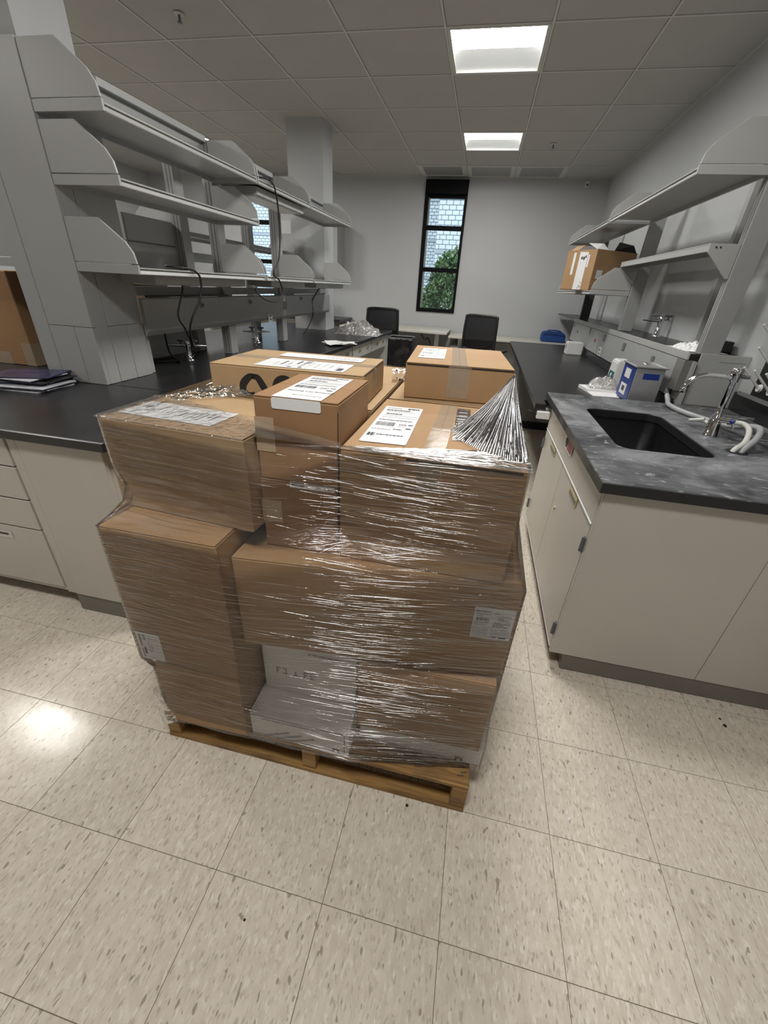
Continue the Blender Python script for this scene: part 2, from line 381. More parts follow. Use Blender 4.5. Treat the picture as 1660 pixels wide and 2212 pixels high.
def troffer(ci, ri, label):
    x0, x1, y0, y1 = xl[ci]+0.009, xl[ci+1]-0.009, yl[ri]+0.009, yl[ri+1]-0.009
    t = thing('ceiling_light', ((x0+x1)/2, (y0+y1)/2, H), label, 'light', 'ceiling troffers')
    f = MB(); e = 0.022
    for a in ((x0, x1, y0, y0+e), (x0, x1, y1-e, y1), (x0, x0+e, y0+e, y1-e), (x1-e, x1, y0+e, y1-e)): f.box(*a, H-0.004, H+0.045)
    f.build('frame', 'ceiling_bar', t)
    ym = y0+0.56*(y1-y0)
    MB().add([(x0+e, y0+e, H+0.012), (x1-e, y0+e, H+0.012), (x1-e, ym, H+0.030), (x0+e, ym, H+0.030)], [(0, 3, 2, 1)]).build('bright_lens', 'lamp_bright', t)
    MB().add([(x0+e, ym, H+0.030), (x1-e, ym, H+0.030), (x1-e, y1-e, H+0.012), (x0+e, y1-e, H+0.012)], [(0, 3, 2, 1)]).build('dim_lens', 'lamp_dim', t)
    return t
seen = {0: 'large bright square ceiling light nearest the camera above the pallet', 1: 'smaller bright square ceiling light closer to the window wall'}
hid = ['over the stacked boxes', 'above the open floor in front of the pallet']
for k, (c, r) in enumerate(lamp_cells):
    lab = seen.get(k) or (('square ceiling light of the middle aisle '+hid[k-2]) if k < 4 else 'square ceiling light over the aisle behind the left shelving, '+['beside the near troffer', 'by the back wall', 'beside the stacked boxes', 'level with the open floor'][k-4])
    troffer(c, r, lab)
for k, (c, r) in enumerate(vent_cells):
    x0, x1, y0, y1 = xl[c]+0.01, xl[c+1]-0.01, yl[r]+0.01, yl[r+1]-0.02
    t = thing('ceiling_vent', ((x0+x1)/2, (y0+y1)/2, H), ['leftmost of three flat grey ceiling vents above the window', 'middle of three flat grey ceiling vents by the back wall', 'rightmost of three flat grey ceiling vents by the back wall'][k], 'vent', 'ceiling vents by the back wall')
    f = MB(); e = 0.055
    for a in ((x0, x1, y0, y0+e), (x0, x1, y1-e, y1), (x0, x0+e, y0+e, y1-e), (x1-e, x1, y0+e, y1-e)): f.box(*a, H-0.005, H+0.02)
    f.build('frame', 'ceiling_bar', t); B(x0+e, x1-e, y0+e, y1-e, H+0.004, H+0.02).build('panel', 'post_paint', t)
for k, (x, y, lab) in enumerate([(-1.99, 3.03, 'small brass sprinkler head in the ceiling above the left shelving'), (0.674, 5.708, 'small sprinkler head in the ceiling right of the far light')]):
    t = thing('ceiling_sprinkler', (x, y, H), lab, 'sprinkler', 'ceiling sprinklers')
    MB().lathe((x, y, H), [(0.032, -0.003), (0.03, -0.008), (0.012, -0.01)], 16).build('escutcheon', 'ceiling_bar', t)
    MB().lathe((x, y, H), [(0.008, -0.006), (0.007, -0.035), (0.016, -0.042), (0.016, -0.045)], 12).build('nozzle', 'dark_plate', t)
t = thing('wall_sensor', (1.50, BY, 2.79), 'tiny white sensor box high in the right back corner', 'sensor')
B(1.33, 1.38, BY-0.05, BY, 2.77, 2.83, 0.004).build('housing', 'white_plastic', t); B(1.34, 1.37, BY-0.056, BY-0.05, 2.775, 2.80).build('lens', 'dark_plate', t)

# walls
WIN = [(-0.925, -0.285), (-4.02, -3.38)]; WZ0, WZ1 = 1.065, 2.83
wb = MB(); xs = [LX-0.1, WIN[1][0], WIN[1][1], WIN[0][0], WIN[0][1], RX+0.15]
for k in range(5):
    if k % 2 == 0: wb.box(xs[k], xs[k+1], BY, BY+0.22, -0.1, H+0.16)
    else: wb.box(xs[k], xs[k+1], BY, BY+0.22, -0.1, WZ0); wb.box(xs[k], xs[k+1], BY, BY+0.22, WZ1, H+0.16)
wb.build('wall_back', 'wall_paint', kind='structure')
B(RX, RX+0.15, FY-0.1, BY, -0.1, H+0.16).build('wall_right', 'wall_paint', kind='structure')
B(LX-0.15, LX, FY-0.1, BY, -0.1, H+0.16).build('wall_left', 'wall_paint', kind='structure')
B(LX-0.15, RX+0.15, FY-0.25, FY-0.1, -0.1, H+0.16).build('wall_front', 'wall_paint', kind='structure')
B(LX, RX, BY-0.012, BY, 0.0, 0.10).build('baseboard_back', 'rubber_base', kind='structure')

for k, (a, b) in enumerate(WIN):
    t = thing('window_%d' % (k+1), ((a+b)/2, BY, WZ0), None, None, kind='structure')
    yo = BY+0.045; f = MB()
    f.box(a, a+0.055, BY-0.02, yo+0.06, WZ0, WZ1).box(b-0.04, b, BY-0.02, yo+0.06, WZ0, WZ1)
    f.box(a+0.055, b-0.04, BY-0.02, yo+0.06, WZ0, WZ0+0.055).box(a+0.055, b-0.04, yo, yo+0.06, 2.62, WZ1)
    f.build('frame', 'black_frame', t)
    for z in (1.68, 2.245): B(a+0.055, b-0.04, yo-0.01, yo+0.06, z-0.03, z+0.03).build('mullion', 'black_frame', t)
    B(a+0.055, a+0.075, yo, yo+0.055, WZ0+0.055, 2.62).build('side_jamb', 'grey_plastic', t)
    B(a+0.01, b-0.005, BY-0.075, BY+0.04, 2.66, WZ1-0.005, 0.004).build('shade_housing', 'black_frame', t)
    for z0, z1 in ((WZ0+0.055, 1.65), (1.71, 2.215), (2.275, 2.62)):
        B(a+0.075, b-0.04, yo+0.03, yo+0.036, z0, z1).build('pane', 'window_glass', t)

# structural columns standing in the island
B(-1.985, -1.662, 1.43, 1.70, 0.895, H+0.05).build('column', 'wall_paint', kind='structure')
B(-2.09, -1.690, 4.86, 5.17, 0.895, H+0.05).build('column', 'wall_paint', kind='structure')

# ------------------------------------------------------------------ outside the windows
B(-14, 10, BY+0.3, 26, -3.2, -3.0).build('ground', 'ground', kind='structure')
def block_wall(name, x0, x1, y, z0, z1, label, vis, bw=0.40, bh=0.20, course=None):
    t = thing(name, ((x0+x1)/2, y, z0), label, 'building')
    B(x0, x1, y+0.012, y+0.4, z0, z1).build('mortar_bed', 'mortar', t)
    me = None; n = int((z1-z0)/bh); far = MB(); cnt = 0
    for r in range(n):
        z = z0+r*bh; off = 0 if r % 2 else bw/2
        if course and r % course == course-1:
            B(x0, x1, y-0.03, y+0.012, z+0.008, z+bh-0.008).build('ledge_course', 'ledge_stone', t); continue
        x = x0-off
        while x < x1:
            a, b = max(x, x0)+0.010, min(x+bw, x1)-0.010; x += bw
            if b-a < 0.03: continue
            full = abs((b-a)-(bw-0.02)) < 0.001
            if full and vis[0] < b and a < vis[1] and vis[2] < z < vis[3] and cnt < 290:
                cnt += 1
                if me is None:
                    o = B(-(bw/2-0.010), bw/2-0.010, 0, 0.03, 0.010, bh-0.010, 0.006).build('block', 'concrete_block', org=(0, 0, 0)); me = o.data
                else: o = bpy.data.objects.new('block', me); COL.objects.link(o)
                o.parent = t; o.location = Vector(((a+b)/2, y, z))-ORG[t.name]
            else: far.box(a, b, y, y+0.02, z+0.010, z+bh-0.010)
    far.build('block_field', 'concrete_block', t, kind='stuff')
block_wall('block_building', -1.56, 3.2, 14.8, -3.0, 7.0, 'pale concrete block building seen through the right part of the window', (-1.6, -0.3, 1.5, 4.6), bw=0.21, bh=0.125, course=11)
block_wall('block_building', -9.5, -1.0, 17.5, -3.0, 7.0, 'paler block wall further back at the left of the window view', (-2.4, -1.6, 1.8, 4.8), bw=0.17, bh=0.10, course=12)
def shrub(x, y, z0, z1, rx, ry, label, n, seed):
    rnd = random.Random(seed); t = thing('shrub', (x, y, -3.0), label, 'shrub', 'shrubs outside')
    s = MB()
    for k in range(6):
        an = rnd.uniform(0, 6.28); s.tube([(x, y, -3.0), (x+0.2*math.cos(an), y+0.2*math.sin(an), z0), (x+0.6*rx*math.cos(an), y+0.6*ry*math.sin(an), z0+0.8*(z1-z0))], [0.04, 0.025, 0.008], 6)
    s.build('branch', 'bark', t)
    for mat, nn in (('leaf', n), ('leaf_pale', n//2)):
        lf = MB()
        for _ in range(nn):
            while True:
                p = Vector((rnd.uniform(-1, 1), rnd.uniform(-1, 1), rnd.uniform(-1, 1)))
                if p.length < 1: break
            p = p.normalized()*(p.length**0.5)
            c = Vector((x+p.x*rx, y+p.y*ry, (z0+z1)/2+p.z*(z1-z0)/2))
            d = Vector((rnd.gauss(0, 1), rnd.gauss(0, 1), rnd.gauss(0.4, 0.7))).normalized(); e = d.orthogonal().normalized(); e.rotate(Matrix.Rotation(rnd.uniform(0, 6.28), 3, d))
            L_ = rnd.uniform(0.06, 0.125); wd = L_*0.27
            lf.add([c, c+d*L_*0.5+e*wd, c+d*L_, c+d*L_*0.5-e*wd], [(0, 1, 2, 3)])
        lf.build('foliage', mat, t, kind='stuff')
shrub(-0.60, 9.9, -1.2, 2.15, 0.62, 0.6, 'leafy green shrub filling the lower panes of the window', 7000, 3)
shrub(-1.75, 11.2, -1.5, 1.70, 0.75, 0.6, 'lower bushy green shrub at the left of the window view', 5000, 5)
shrub(-4.2, 10.2, -1.5, 1.6, 1.0, 0.7, 'green shrub outside the window behind the shelving', 1500, 8)

# ------------------------------------------------------------------ left island: cabinets and worktops
def slab(name, poly, z0, z1, mat, label, cat='worktop'):
    return MB().hexa(poly, z0, z1, 0.004).build(name, mat, label=label, cat=cat)
slab('worktop', [(-2.68, 0.700), (-1.03, 0.700), (-1.035, 1.418), (-2.68, 1.418)], 0.857, 0.895, 'black_epoxy', 'black epoxy worktop slab on the near end of the left bench')
slab('worktop', [(-2.68, 1.421), (-1.135, 1.421), (-1.095, 2.5), (-0.968, 5.46), (-2.68, 5.46)], 0.857, 0.895, 'black_epoxy', 'long black epoxy worktop running under the left shelving')

t = thing('base_cabinet', (-1.28, 1.5, 0), 'grey-beige cabinet end panel at the left of the pallet', 'cabinet')
B(-1.50, -1.09, 0.748, 2.46, 0.10, 0.857).build('body', 'cabinet_paint', t)
B(-1.456, -1.08, 0.732, 0.748, 0.105, 0.857, 0.0015).build('end_panel', 'cabinet_paint', t)
B(-1.5, -1.459, 0.734, 0.748, 0.105, 0.857, 0.0015).build('filler_strip', 'cabinet_paint', t)
B(-1.474, -1.11, 0.742, 2.46, 0.0, 0.104, 0.004).build('base_trim', 'rubber_base', t)
t = thing('drawer_unit', (-1.9, 1.0, 0), 'grey-beige drawer unit at the left edge of the picture', 'cabinet')
B(-2.30, -1.506, 0.752, 1.35, 0.105, 0.857).build('body', 'cabinet_paint', t)
B(-2.30, -1.51, 0.83, 1.35, 0.0, 0.105).build('toe_kick', 'cabinet_dark', t)
for z0, z1 in ((0.728, 0.850), (0.580, 0.722), (0.436, 0.574), (0.128, 0.430)):
    d = B(-2.29, -1.512, 0.733, 0.752, z0, z1, 0.002).build('drawer', 'cabinet_paint', t)
    zc = 0.388 if z1 == 0.430 else z1-0.04
    if z1 == 0.430:
        B(-1.835, -1.680, 0.730, 0.734, zc-0.024, zc+0.014, 0.001).build('handle_plate', 'steel', d)
        B(-1.825, -1.700, 0.7285, 0.731, zc-0.006, zc+0.002).build('handle_slot', 'black_plastic', d)
B(-2.30, -1.506, 0.742, 0.752, 0.105, 0.126).build('bottom_rail', 'cabinet_paint', bpy.data.objects[t.name])

t = thing('bench_apron', (-1.15, 4.0, 0), 'white drawer row and knee space under the far left bench', 'cabinet')
B(-1.60, -1.13, 2.47, 5.36, 0.70, 0.857).build('apron', 'cabinet_paint', t)
def edge_x(y): return -1.095+(y-2.5)*(0.127/2.96)-0.03
for k in range(4):
    y0 = 2.52+k*0.70; y1 = y0+0.66
    d = MB().hexa([(edge_x(y0)-0.03, y0), (edge_x(y0), y0), (edge_x(y1), y1), (edge_x(y1)-0.03, y1)], 0.72, 0.85, 0.002).build('drawer', 'shelf_paint', t)
    for yh in (y0+0.18, y0+0.46):
        MB().hexa([(edge_x(yh)-0.001, yh), (edge_x(yh)+0.006, yh), (edge_x(yh+.09)+0.006, yh+0.09), (edge_x(yh+.09)-0.001, yh+0.09)], 0.778, 0.805, 0.001).build('handle', 'brass', d)
MB().hexa([(-1.62, 5.33), (-1.02, 5.33), (-1.01, 5.44), (-1.62, 5.44)], 0.0, 0.857, 0.002).build('end_panel', 'shelf_paint', t)
B(-1.64, -1.60, 2.47, 5.44, 0.0, 0.857).build('back_panel', 'shelf_paint', t)
t = thing('base_cabinet', (-2.4, 3.0, 0), 'cabinet run under the bench on the far side of the left shelving', 'cabinet')
B(-2.62, -1.70, 1.42, 5.42, 0.10, 0.857).build('body', 'cabinet_paint', t); B(-2.56, -1.76, 1.45, 5.38, 0, 0.10).build('toe_kick', 'cabinet_dark', t)

# ------------------------------------------------------------------ left shelving
t = thing('shelving_rack', (-1.83, 3.0, 0.895), 'grey upright frame of the left shelving with slotted posts', 'shelving')
tw = MB()
B(-1.906, -1.654, 1.405, 1.428, 1.167, 2.155, 0.001).build('tower_panel', 'shelf_paint', t)
B(-1.906, -1.763, 1.405, 1.428, 0.896, 1.165, 0.001).build('access_panel', 'shelf_paint', t)
B(-1.760, -1.654, 1.405, 1.428, 0.896, 1.165, 0.001).build('access_panel', 'shelf_paint', t)
B(-1.998, -1.909, 1.405, 1.428, 0.896, 2.155, 0.001).build('tower_strip', 'shelf_paint', t)
B(-1.662, -1.655, 1.430, 1.500, 0.896, 2.155, 0.001).build('tower_side', 'shelf_paint', t)
B(-1.662, -1.655, 1.503, 1.620, 0.896, 1.165, 0.001).build('tower_side', 'shelf_paint', t)
B(-1.662, -1.655, 1.503, 1.740, 1.167, 2.155, 0.001).build('tower_side', 'shelf_paint', t)
B(-1.662, -1.655, 1.623, 1.740, 0.896, 1.165, 0.001).build('tower_side', 'shelf_paint', t)
B(-1.70, -1.675, 1.745, 1.79, 0.896, 1.12, 0.001).build('edge_post', 'shelf_paint', t)
def post(x, y, z0, z1, par, mat='post_paint'):
    p = B(x-0.035, x+0.035, y-0.045, y+0.045, z0, z1, 0.002).build('post', mat, par)
    for dx in (-0.012, 0.012): B(x+dx-0.003, x+dx+0.003, y-0.0462, y-0.0448, z0+0.01, z1-0.01).build('slot', 'cabinet_dark', p)
for y in (2.665, 3.60): 
    for x in (-1.69, -1.965): post(x, y, 0.896, 2.155, t)
for y0, y1 in ((1.79, 2.62), (2.71, 3.555), (3.645, 4.86)):
    B(-1.700, -1.662, y0, y1, 2.140, 2.172, 0.002).build('top_rail', 'shelf_paint', t)
    B(-1.700, -1.690, y0, y1, 2.06, 2.139).build('rail_web', 'post_paint', t)
    B(-1.715, -1.690, y0, y1, 1.300, 1.345).build('mid_rail', 'post_paint', t)
B(-1.650, -1.636, 1.80, 2.62, 1.294, 1.304).build('gasket', 'black_plastic', t)
B(-1.99, -1.98, 1.72, 2.62, 0.897, 1.12).build('lower_panel', 'post_paint', t)
B(-1.99, -1.98, 2.70, 3.56, 1.50, 1.56).build('cross_rail', 'post_paint', t)

def shelf(xb, xf, y0, y1, z, label, near=True, far=True, thick=0.028, up=0.178, group='left shelving shelves'):
    """xb = rack side, xf = front lip; end panels stand on the deck"""
    sg = 1 if xf > xb else -1; a, b = min(xb, xf), max(xb, xf)
    t = thing('shelf', ((xb+xf)/2, (y0+y1)/2, z-thick), label, 'shelf', group)
    B(a, b, y0+0.012, y1-0.012, z-0.006, z, 0.001).build('deck', 'shelf_paint', t)
    xl_, xr_ = (xf-0.016, xf) if sg > 0 else (xf, xf+0.016)
    MB().prism([(xf-sg*0.020, y0+0.012, z-0.0062), (xf-sg*0.009, y0+0.012, z-0.0062), (xf, y0+0.012, z-thick+0.003), (xf-sg*0.002, y0+0.012, z-thick), (xf-sg*0.020, y0+0.012, z-thick)], (0, y1-y0-0.024, 0)).build('front_lip', 'shelf_paint', t)
    xl_, xr_ = (xb, xb+0.012) if sg > 0 else (xb-0.012, xb)
    B(xl_, xr_, y0+0.012, y1-0.012, z-thick, z-0.0062).build('rear_lip', 'post_paint', t)
    w_ = abs(xf-xb); X = lambda d: xb+sg*d
    for k, (yy, on_) in enumerate(((y0, near), (y1-0.012, far))):
        if not on_: continue
        pts = [(X(0), yy, z+0.012), (X(0), yy, z+up), (X(w_*0.53), yy, z+up), (X(w_*0.88), yy, z+up*0.52), (X(w_*0.965), yy, z+up*0.30), (X(w_*0.99), yy, z+0.012)]
        e = MB().prism(pts, (0, 0.010, 0), 0.001).build('end_panel', 'shelf_paint', t)
        B(a, b, yy-0.001, yy+0.0105, z-thick, z+0.008, 0.001).build('end_flange', 'shelf_paint', e)
    return t
SEC = [(1.41, 2.625), (2.645, 3.545), (3.565, 4.735)]
WHO = ['near section of the left shelving', 'middle section of the left shelving', 'far section of the left shelving']
for k, (a, b) in enumerate(SEC):
    shelf(-1.652, -1.338, a, b, 1.972, 'top grey steel shelf in the '+WHO[k])
    shelf(-1.652, -1.330, a, b, 1.432, 'bottom grey steel shelf in the '+WHO[k])
shelf(-1.652, -1.334, 1.41, 2.605, 1.745, 'middle grey steel shelf, alone at its height on the left shelving')
for k, (a, b) in enumerate(SEC):
    shelf(-2.0, -2.32, a, b, 1.436, 'shelf on the far side of the left shelving, '+['nearest section', 'middle section', 'last section'][k], group='shelves on the far side')
shelf(-2.0, -2.32, 2.645, 4.735, 1.690, 'raised shelf on the far side of the left shelving', group='shelves on the far side')
def task_light(y0, y1, x0, x1, z0, z1, label):
    t = thing('task_light', ((x0+x1)/2, (y0+y1)/2, z0), label, 'light', 'under-shelf lights')
    MB().prism([(x0, y0, z0+0.008), (x0, y0, z1), (x1, y0, z1), (x1, y0, z0+0.004), (x1-0.02, y0, z0)], (0, y1-y0, 0), 0.001).build('housing', 'shelf_paint', t)
    B(x0+0.04, x1-0.03, y0+0.03, y1-0.03, z0-0.002, z0+0.006).build('lens', 'white_plastic', t)
task_light(1.60, 2.47, -1.60, -1.405, 1.362, 1.403, 'grey under-shelf light below the near bottom shelf')
task_light(2.86, 3.52, -1.60, -1.405, 1.362, 1.403, 'grey under-shelf light below the middle bottom shelf')
task_light(3.80, 4.66, -1.60, -1.405, 1.362, 1.403, 'grey under-shelf light below the far bottom shelf')
task_light(2.70, 3.50, -1.60, -1.385, 1.895, 1.943, 'grey under-shelf light hanging below the upper middle shelf')

t = thing('service_raceway', (-1.68, 3.2, 1.10), 'long grey utility raceway under the left shelves', 'raceway')
MB().prism([(-1.650, 1.742, 1.10), (-1.645, 1.742, 1.10), (-1.628, 1.742, 1.125), (-1.628, 1.742, 1.285), (-1.635, 1.742, 1.292), (-1.650, 1.742, 1.292)], (0, 3.09, 0), 0.001).build('trough', 'shelf_paint', t)
for y, z in ((2.274, 1.245), (2.918, 1.250), (3.95, 1.262)):
    MB().tube([(-1.629, y, z), (-1.621, y, z)], 0.020, 14).build('service_ring', 'grey_plastic', t)
    MB().tube([(-1.622, y, z), (-1.613, y, z)], 0.010, 10).build('service_knob', 'dark_plate', t)
o = B(-1.628, -1.623, 3.205, 3.280, 1.085, 1.150, 0.001).build('outlet', 'white_plastic', t)
for dy in (-0.012, 0.012):
    for dz in (0.018, -0.012): B(-1.6235, -1.6220, 3.243+dy-0.006, 3.243+dy+0.006, 1.118+dz-0.007, 1.118+dz+0.007).build('socket', 'black_plastic', o)
B(-1.628, -1.624, 3.53, 3.60, 1.175, 1.240, 0.001).build('cover_plate', 'dark_plate', t)

def turret(x, y, z, label, s=1.0, rz=0.0):
    t = thing('gas_turret', (x, y, z), label, 'valve', 'bench service turrets')
    MB().lathe((x, y, z), [(0.024*s, 0.001), (0.024*s, 0.006*s), (0.014*s, 0.010*s), (0.013*s, 0.085*s), (0.017*s, 0.09*s), (0.017*s, 0.105*s), (0.006*s, 0.112*s)], 14).build('body', 'chrome', t)
    for a in (0.5, math.pi+0.5):
        a += rz; d = Vector((math.cos(a), math.sin(a), 0)); p = Vector((x, y, z+0.085*s))
        MB().tube([p, p+d*0.04*s, p+d*0.075*s, p+d*0.105*s], [0.010*s, 0.008*s, 0.006*s, 0.004*s], 10).build('nozzle', 'chrome', t)
        q = p+d*0.035*s
        MB().cyl(q, q+Vector((0, 0, 0.025*s)), 0.006*s, 8).tube([q+Vector((-0.02*s, 0, 0.027*s)), q+Vector((0.02*s, 0, 0.027*s))], 0.006*s, 8).build('lever', 'dark_plate', t)
turret(-1.745, 2.22, 0.895, 'chrome gas turret on the left bench beside the looped cord', 1.15)
turret(-1.80, 3.30, 0.895, 'chrome gas turret under the white outlet on the left bench', 1.15)
def cord(pts, r, label, name='power_cable'):
    return MB().tube(pts, r, 8, spline=6).build(name, 'black_cable', label=label, cat='cord')
cord([(-1.40, 2.68, 1.985), (-1.335, 2.74, 1.990), (-1.318, 2.825, 1.965), (-1.315, 2.862, 1.85), (-1.315, 2.865, 1.716), (-1.318, 2.83, 1.55), (-1.322, 2.73, 1.452), (-1.318, 2.81, 1.412), (-1.318, 2.852, 1.337), (-1.33, 2.761, 1.272), (-1.36, 2.62, 1.294), (-1.40, 2.58, 1.350)], 0.0055, 'black power cord looping down the front of the middle shelves')
cord([(-1.50, 1.80, 1.442), (-1.42, 1.72, 1.446), (-1.36, 1.74, 1.444), (-1.322, 1.795, 1.436), (-1.312, 1.83, 1.40), (-1.318, 1.815, 1.314), (-1.36, 1.752, 1.181), (-1.42, 1.82, 1.08), (-1.60, 2.10, 0.98), (-1.70, 2.20, 0.93)], 0.0055, 'black cord draped over the near bottom shelf down to the bench')
cord([(-1.46, 1.86, 1.40), (-1.43, 1.831, 1.345), (-1.45, 1.783, 1.219), (-1.45, 1.822, 1.147), (-1.52, 1.95, 1.06), (-1.66, 2.14, 0.97)], 0.005, 'black cord hanging straight down from the near under-shelf light')
cord([(-1.69, 1.95, 1.10), (-1.72, 2.00, 0.98), (-1.74, 2.10, 0.905), (-1.80, 2.10, 0.902), (-1.92, 2.02, 0.902), (-1.95, 2.10, 0.902), (-1.88, 2.25, 0.902)], 0.006, 'black cord coiled flat on the left bench under the raceway')
cord([(-1.56, 4.40, 1.40), (-1.60, 4.30, 1.30), (-1.63, 4.26, 1.22), (-1.63, 4.28, 1.10), (-1.66, 4.20, 0.98), (-1.70, 4.15, 0.905)], 0.006, 'black cord dangling at the far end of the raceway')

# things seen through the left shelving
for k, z in enumerate((1.4365, 1.5805)):
    t = thing('storage_bin', (-2.14, 2.44, z), ['lower grey steel storage box on the far-side shelf', 'upper grey steel storage box on the far-side shelf'][k], 'box', 'grey storage boxes')
    B(-2.28, -2.005, 2.17, 2.66, z, z+0.142, 0.002).build('body', 'shelf_paint', t); B(-2.004, -1.999, 2.18, 2.65, z+0.004, z+0.138, 0.001).build('front_panel', 'shelf_paint', t)
t = thing('carton', (-2.35, 2.45, 0.895), 'brown carton on the far-side bench below the grey storage boxes', 'box')
B(-2.55, -2.12, 2.20, 2.62, 0.896, 1.355, 0.003).build('body', 'cardboard_tan', t); B(-2.40, -2.27, 2.199, 2.621, 1.3552, 1.3565).build('tape', 'tape_brown', t)
t = thing('carton', (-2.55, 1.85, 0.895), 'large brown carton on the bench at the left edge of the picture', 'box')
B(-2.66, -2.338, 1.625, 2.05, 0.896, 1.384, 0.004).build('body', 'cardboard_deep', t)
for a in ((-2.40, -2.337, 1.6235, 1.6246, 0.897, 1.02), (-2.66, -2.50, 1.6236, 1.6247, 0.897, 0.965)): B(*a).build('tape', 'clear_tape', t)
B(-2.3376, -2.3365, 1.624, 1.70, 0.897, 1.02).build('tape', 'clear_tape', t)
t = thing('monitor', (-2.9, 4.6, 0.9), 'black flat monitor standing beyond the left shelving', 'monitor')
t2 = thing('side_bench', (-3.3, 6.7, 0), 'bench against the back wall beyond the left shelving', 'bench')
B(-4.6, -2.05, 6.55, 7.26, 0.86, 0.895, 0.003).build('top', 'black_epoxy', t2)
for x in (-4.5, -2.2): B(x-0.04, x+0.04, 6.6, 7.2, 0, 0.86).build('leg', 'post_paint', t2)
t.location = (-2.9, 6.9, 0.896); ORG[t.name] = Vector((-2.9, 6.9, 0.896))
B(-3.0, -2.8, 6.82, 6.98, 0.896, 0.905).build('foot', 'black_plastic', t); B(-2.92, -2.88, 6.89, 6.92, 0.905, 1.2).build('stem', 'black_plastic', t)
B(-3.25, -2.55, 6.85, 6.885, 1.05, 1.47, 0.004).build('screen', 'black_plastic', t)
t = thing('wall_cabinet', (-2.55, 7.1, 1.6), 'grey wall cabinet on the back wall beyond the left shelving', 'cabinet')
B(-3.15, -2.2, 6.95, BY, 1.62, 2.25, 0.003).build('body', 'post_paint', t)
for x0, x1 in ((-3.14, -2.68), (-2.67, -2.21)): B(x0, x1, 6.93, 6.95, 1.63, 2.24, 0.002).build('door', 'shelf_paint', t)
t = thing('side_bench', (-5.2, 2.5, 0), 'long bench along the wall of the aisle behind the left shelving', 'bench')
B(LX+0.01, -4.85, 0.2, 6.4, 0.86, 0.895, 0.003).build('top', 'black_epoxy', t); B(LX+0.01, -4.92, 0.25, 6.35, 0.10, 0.86).build('body', 'cabinet_paint', t); B(LX+0.01, -4.98, 0.25, 6.35, 0, 0.10).build('toe_kick', 'cabinet_dark', t)

# papers, bag and magazines on the left bench
def sheet(poly, z, mat, rnd, amp=0.004, n=6, thick=0.0):
    a, b, c, d = [Vector((*p, z)) for p in poly]; s = rnd.uniform(0, 50)
    def f(u, v):
        p = (a*(1-u)+b*u)*(1-v)+(d*(1-u)+c*u)*v
        p.z += amp*max(0, noise.noise(Vector((u*2+s, v*2, s)))+0.25*abs(u-0.5)); return p
    return MB().grid(f, n, n)
rnd = random.Random(4)
for k in range(3):
    cx, cy, an = -1.15+0.02*k, 3.74-0.06*k, 0.5*k-0.3
    q = [(cx+math.cos(an)*u-math.sin(an)*v, cy+math.sin(an)*u+math.cos(an)*v) for u, v in ((-0.14, -0.11), (0.14, -0.11), (0.14, 0.11), (-0.14, 0.11))]
    sheet(q, 0.8965+0.006*k, 'paper', rnd, 0.02+0.01*k, 10).build('paper_sheet', 'paper', label=['bottom loose sheet of paper on the far left bench', 'middle loose sheet of paper on the far left bench', 'top curled sheet of paper on the far left bench'][k], cat='paper', group='loose papers on the left bench')
def crumple(name, cx, cy, z, rx, ry, h, label, cat, mat='bag_film', seed=1, n=26):
    def f(u, v):
        x = (u*2-1); y = (v*2-1); r = min(1, math.hypot(x, y)); k = max(0, 1-r**2)**0.6
        e = noise.noise(Vector((x*2.2+seed, y*2.2, seed*3.1)))*0.5+noise.noise(Vector((x*9+seed, y*9, 1.7)))*0.55
        return Vector((cx+x*rx*(1+0.12*e), cy+y*ry*(1+0.12*e), z+0.002+max(0.0, h*k*(0.75+0.7*e))))
    return MB().grid(f, n, n, False).build(name, mat, label=label, cat=cat)
crumple('plastic_bag', -1.22, 4.72, 0.895, 0.26, 0.20, 0.15, 'crumpled clear plastic bag on the far end of the left bench', 'bag', seed=2)
z = 0.8955
mags = ['mag_white', 'mag_lilac', 'mag_dark', 'mag_white', 'mag_navy', 'mag_lilac', 'mag_dark', 'mag_navy', 'mag_white', 'mag_navy']
mrnd = random.Random(11)
for k, mt in enumerate(mags):
    cx, cy, an = -1.915+mrnd.uniform(-0.035, 0.03)-0.004*k, 1.245+mrnd.uniform(-0.03, 0.02)+0.003*k, 0.18+mrnd.uniform(-0.16, 0.2); hh = 0.0058
    if k == 0: cx, cy, an = -1.93, 1.235, 0.05
    q = [(cx+math.cos(an)*u-math.sin(an)*v, cy+math.sin(an)*u+math.cos(an)*v) for u, v in ((-0.14, -0.105), (0.14, -0.105), (0.14, 0.105), (-0.14, 0.105))]
    MB().hexa(q, z, z+hh-0.0006, 0.0008).build('magazine', mt, label='thin magazine in the pile on the near left worktop, %s' % ['lowest', 'second from the bottom', 'third from the bottom', 'fourth from the bottom', 'fifth from the bottom', 'fifth from the top', 'fourth from the top', 'third from the top', 'second from the top', 'topmost'][k], cat='magazine', group='magazine pile'); z += hh

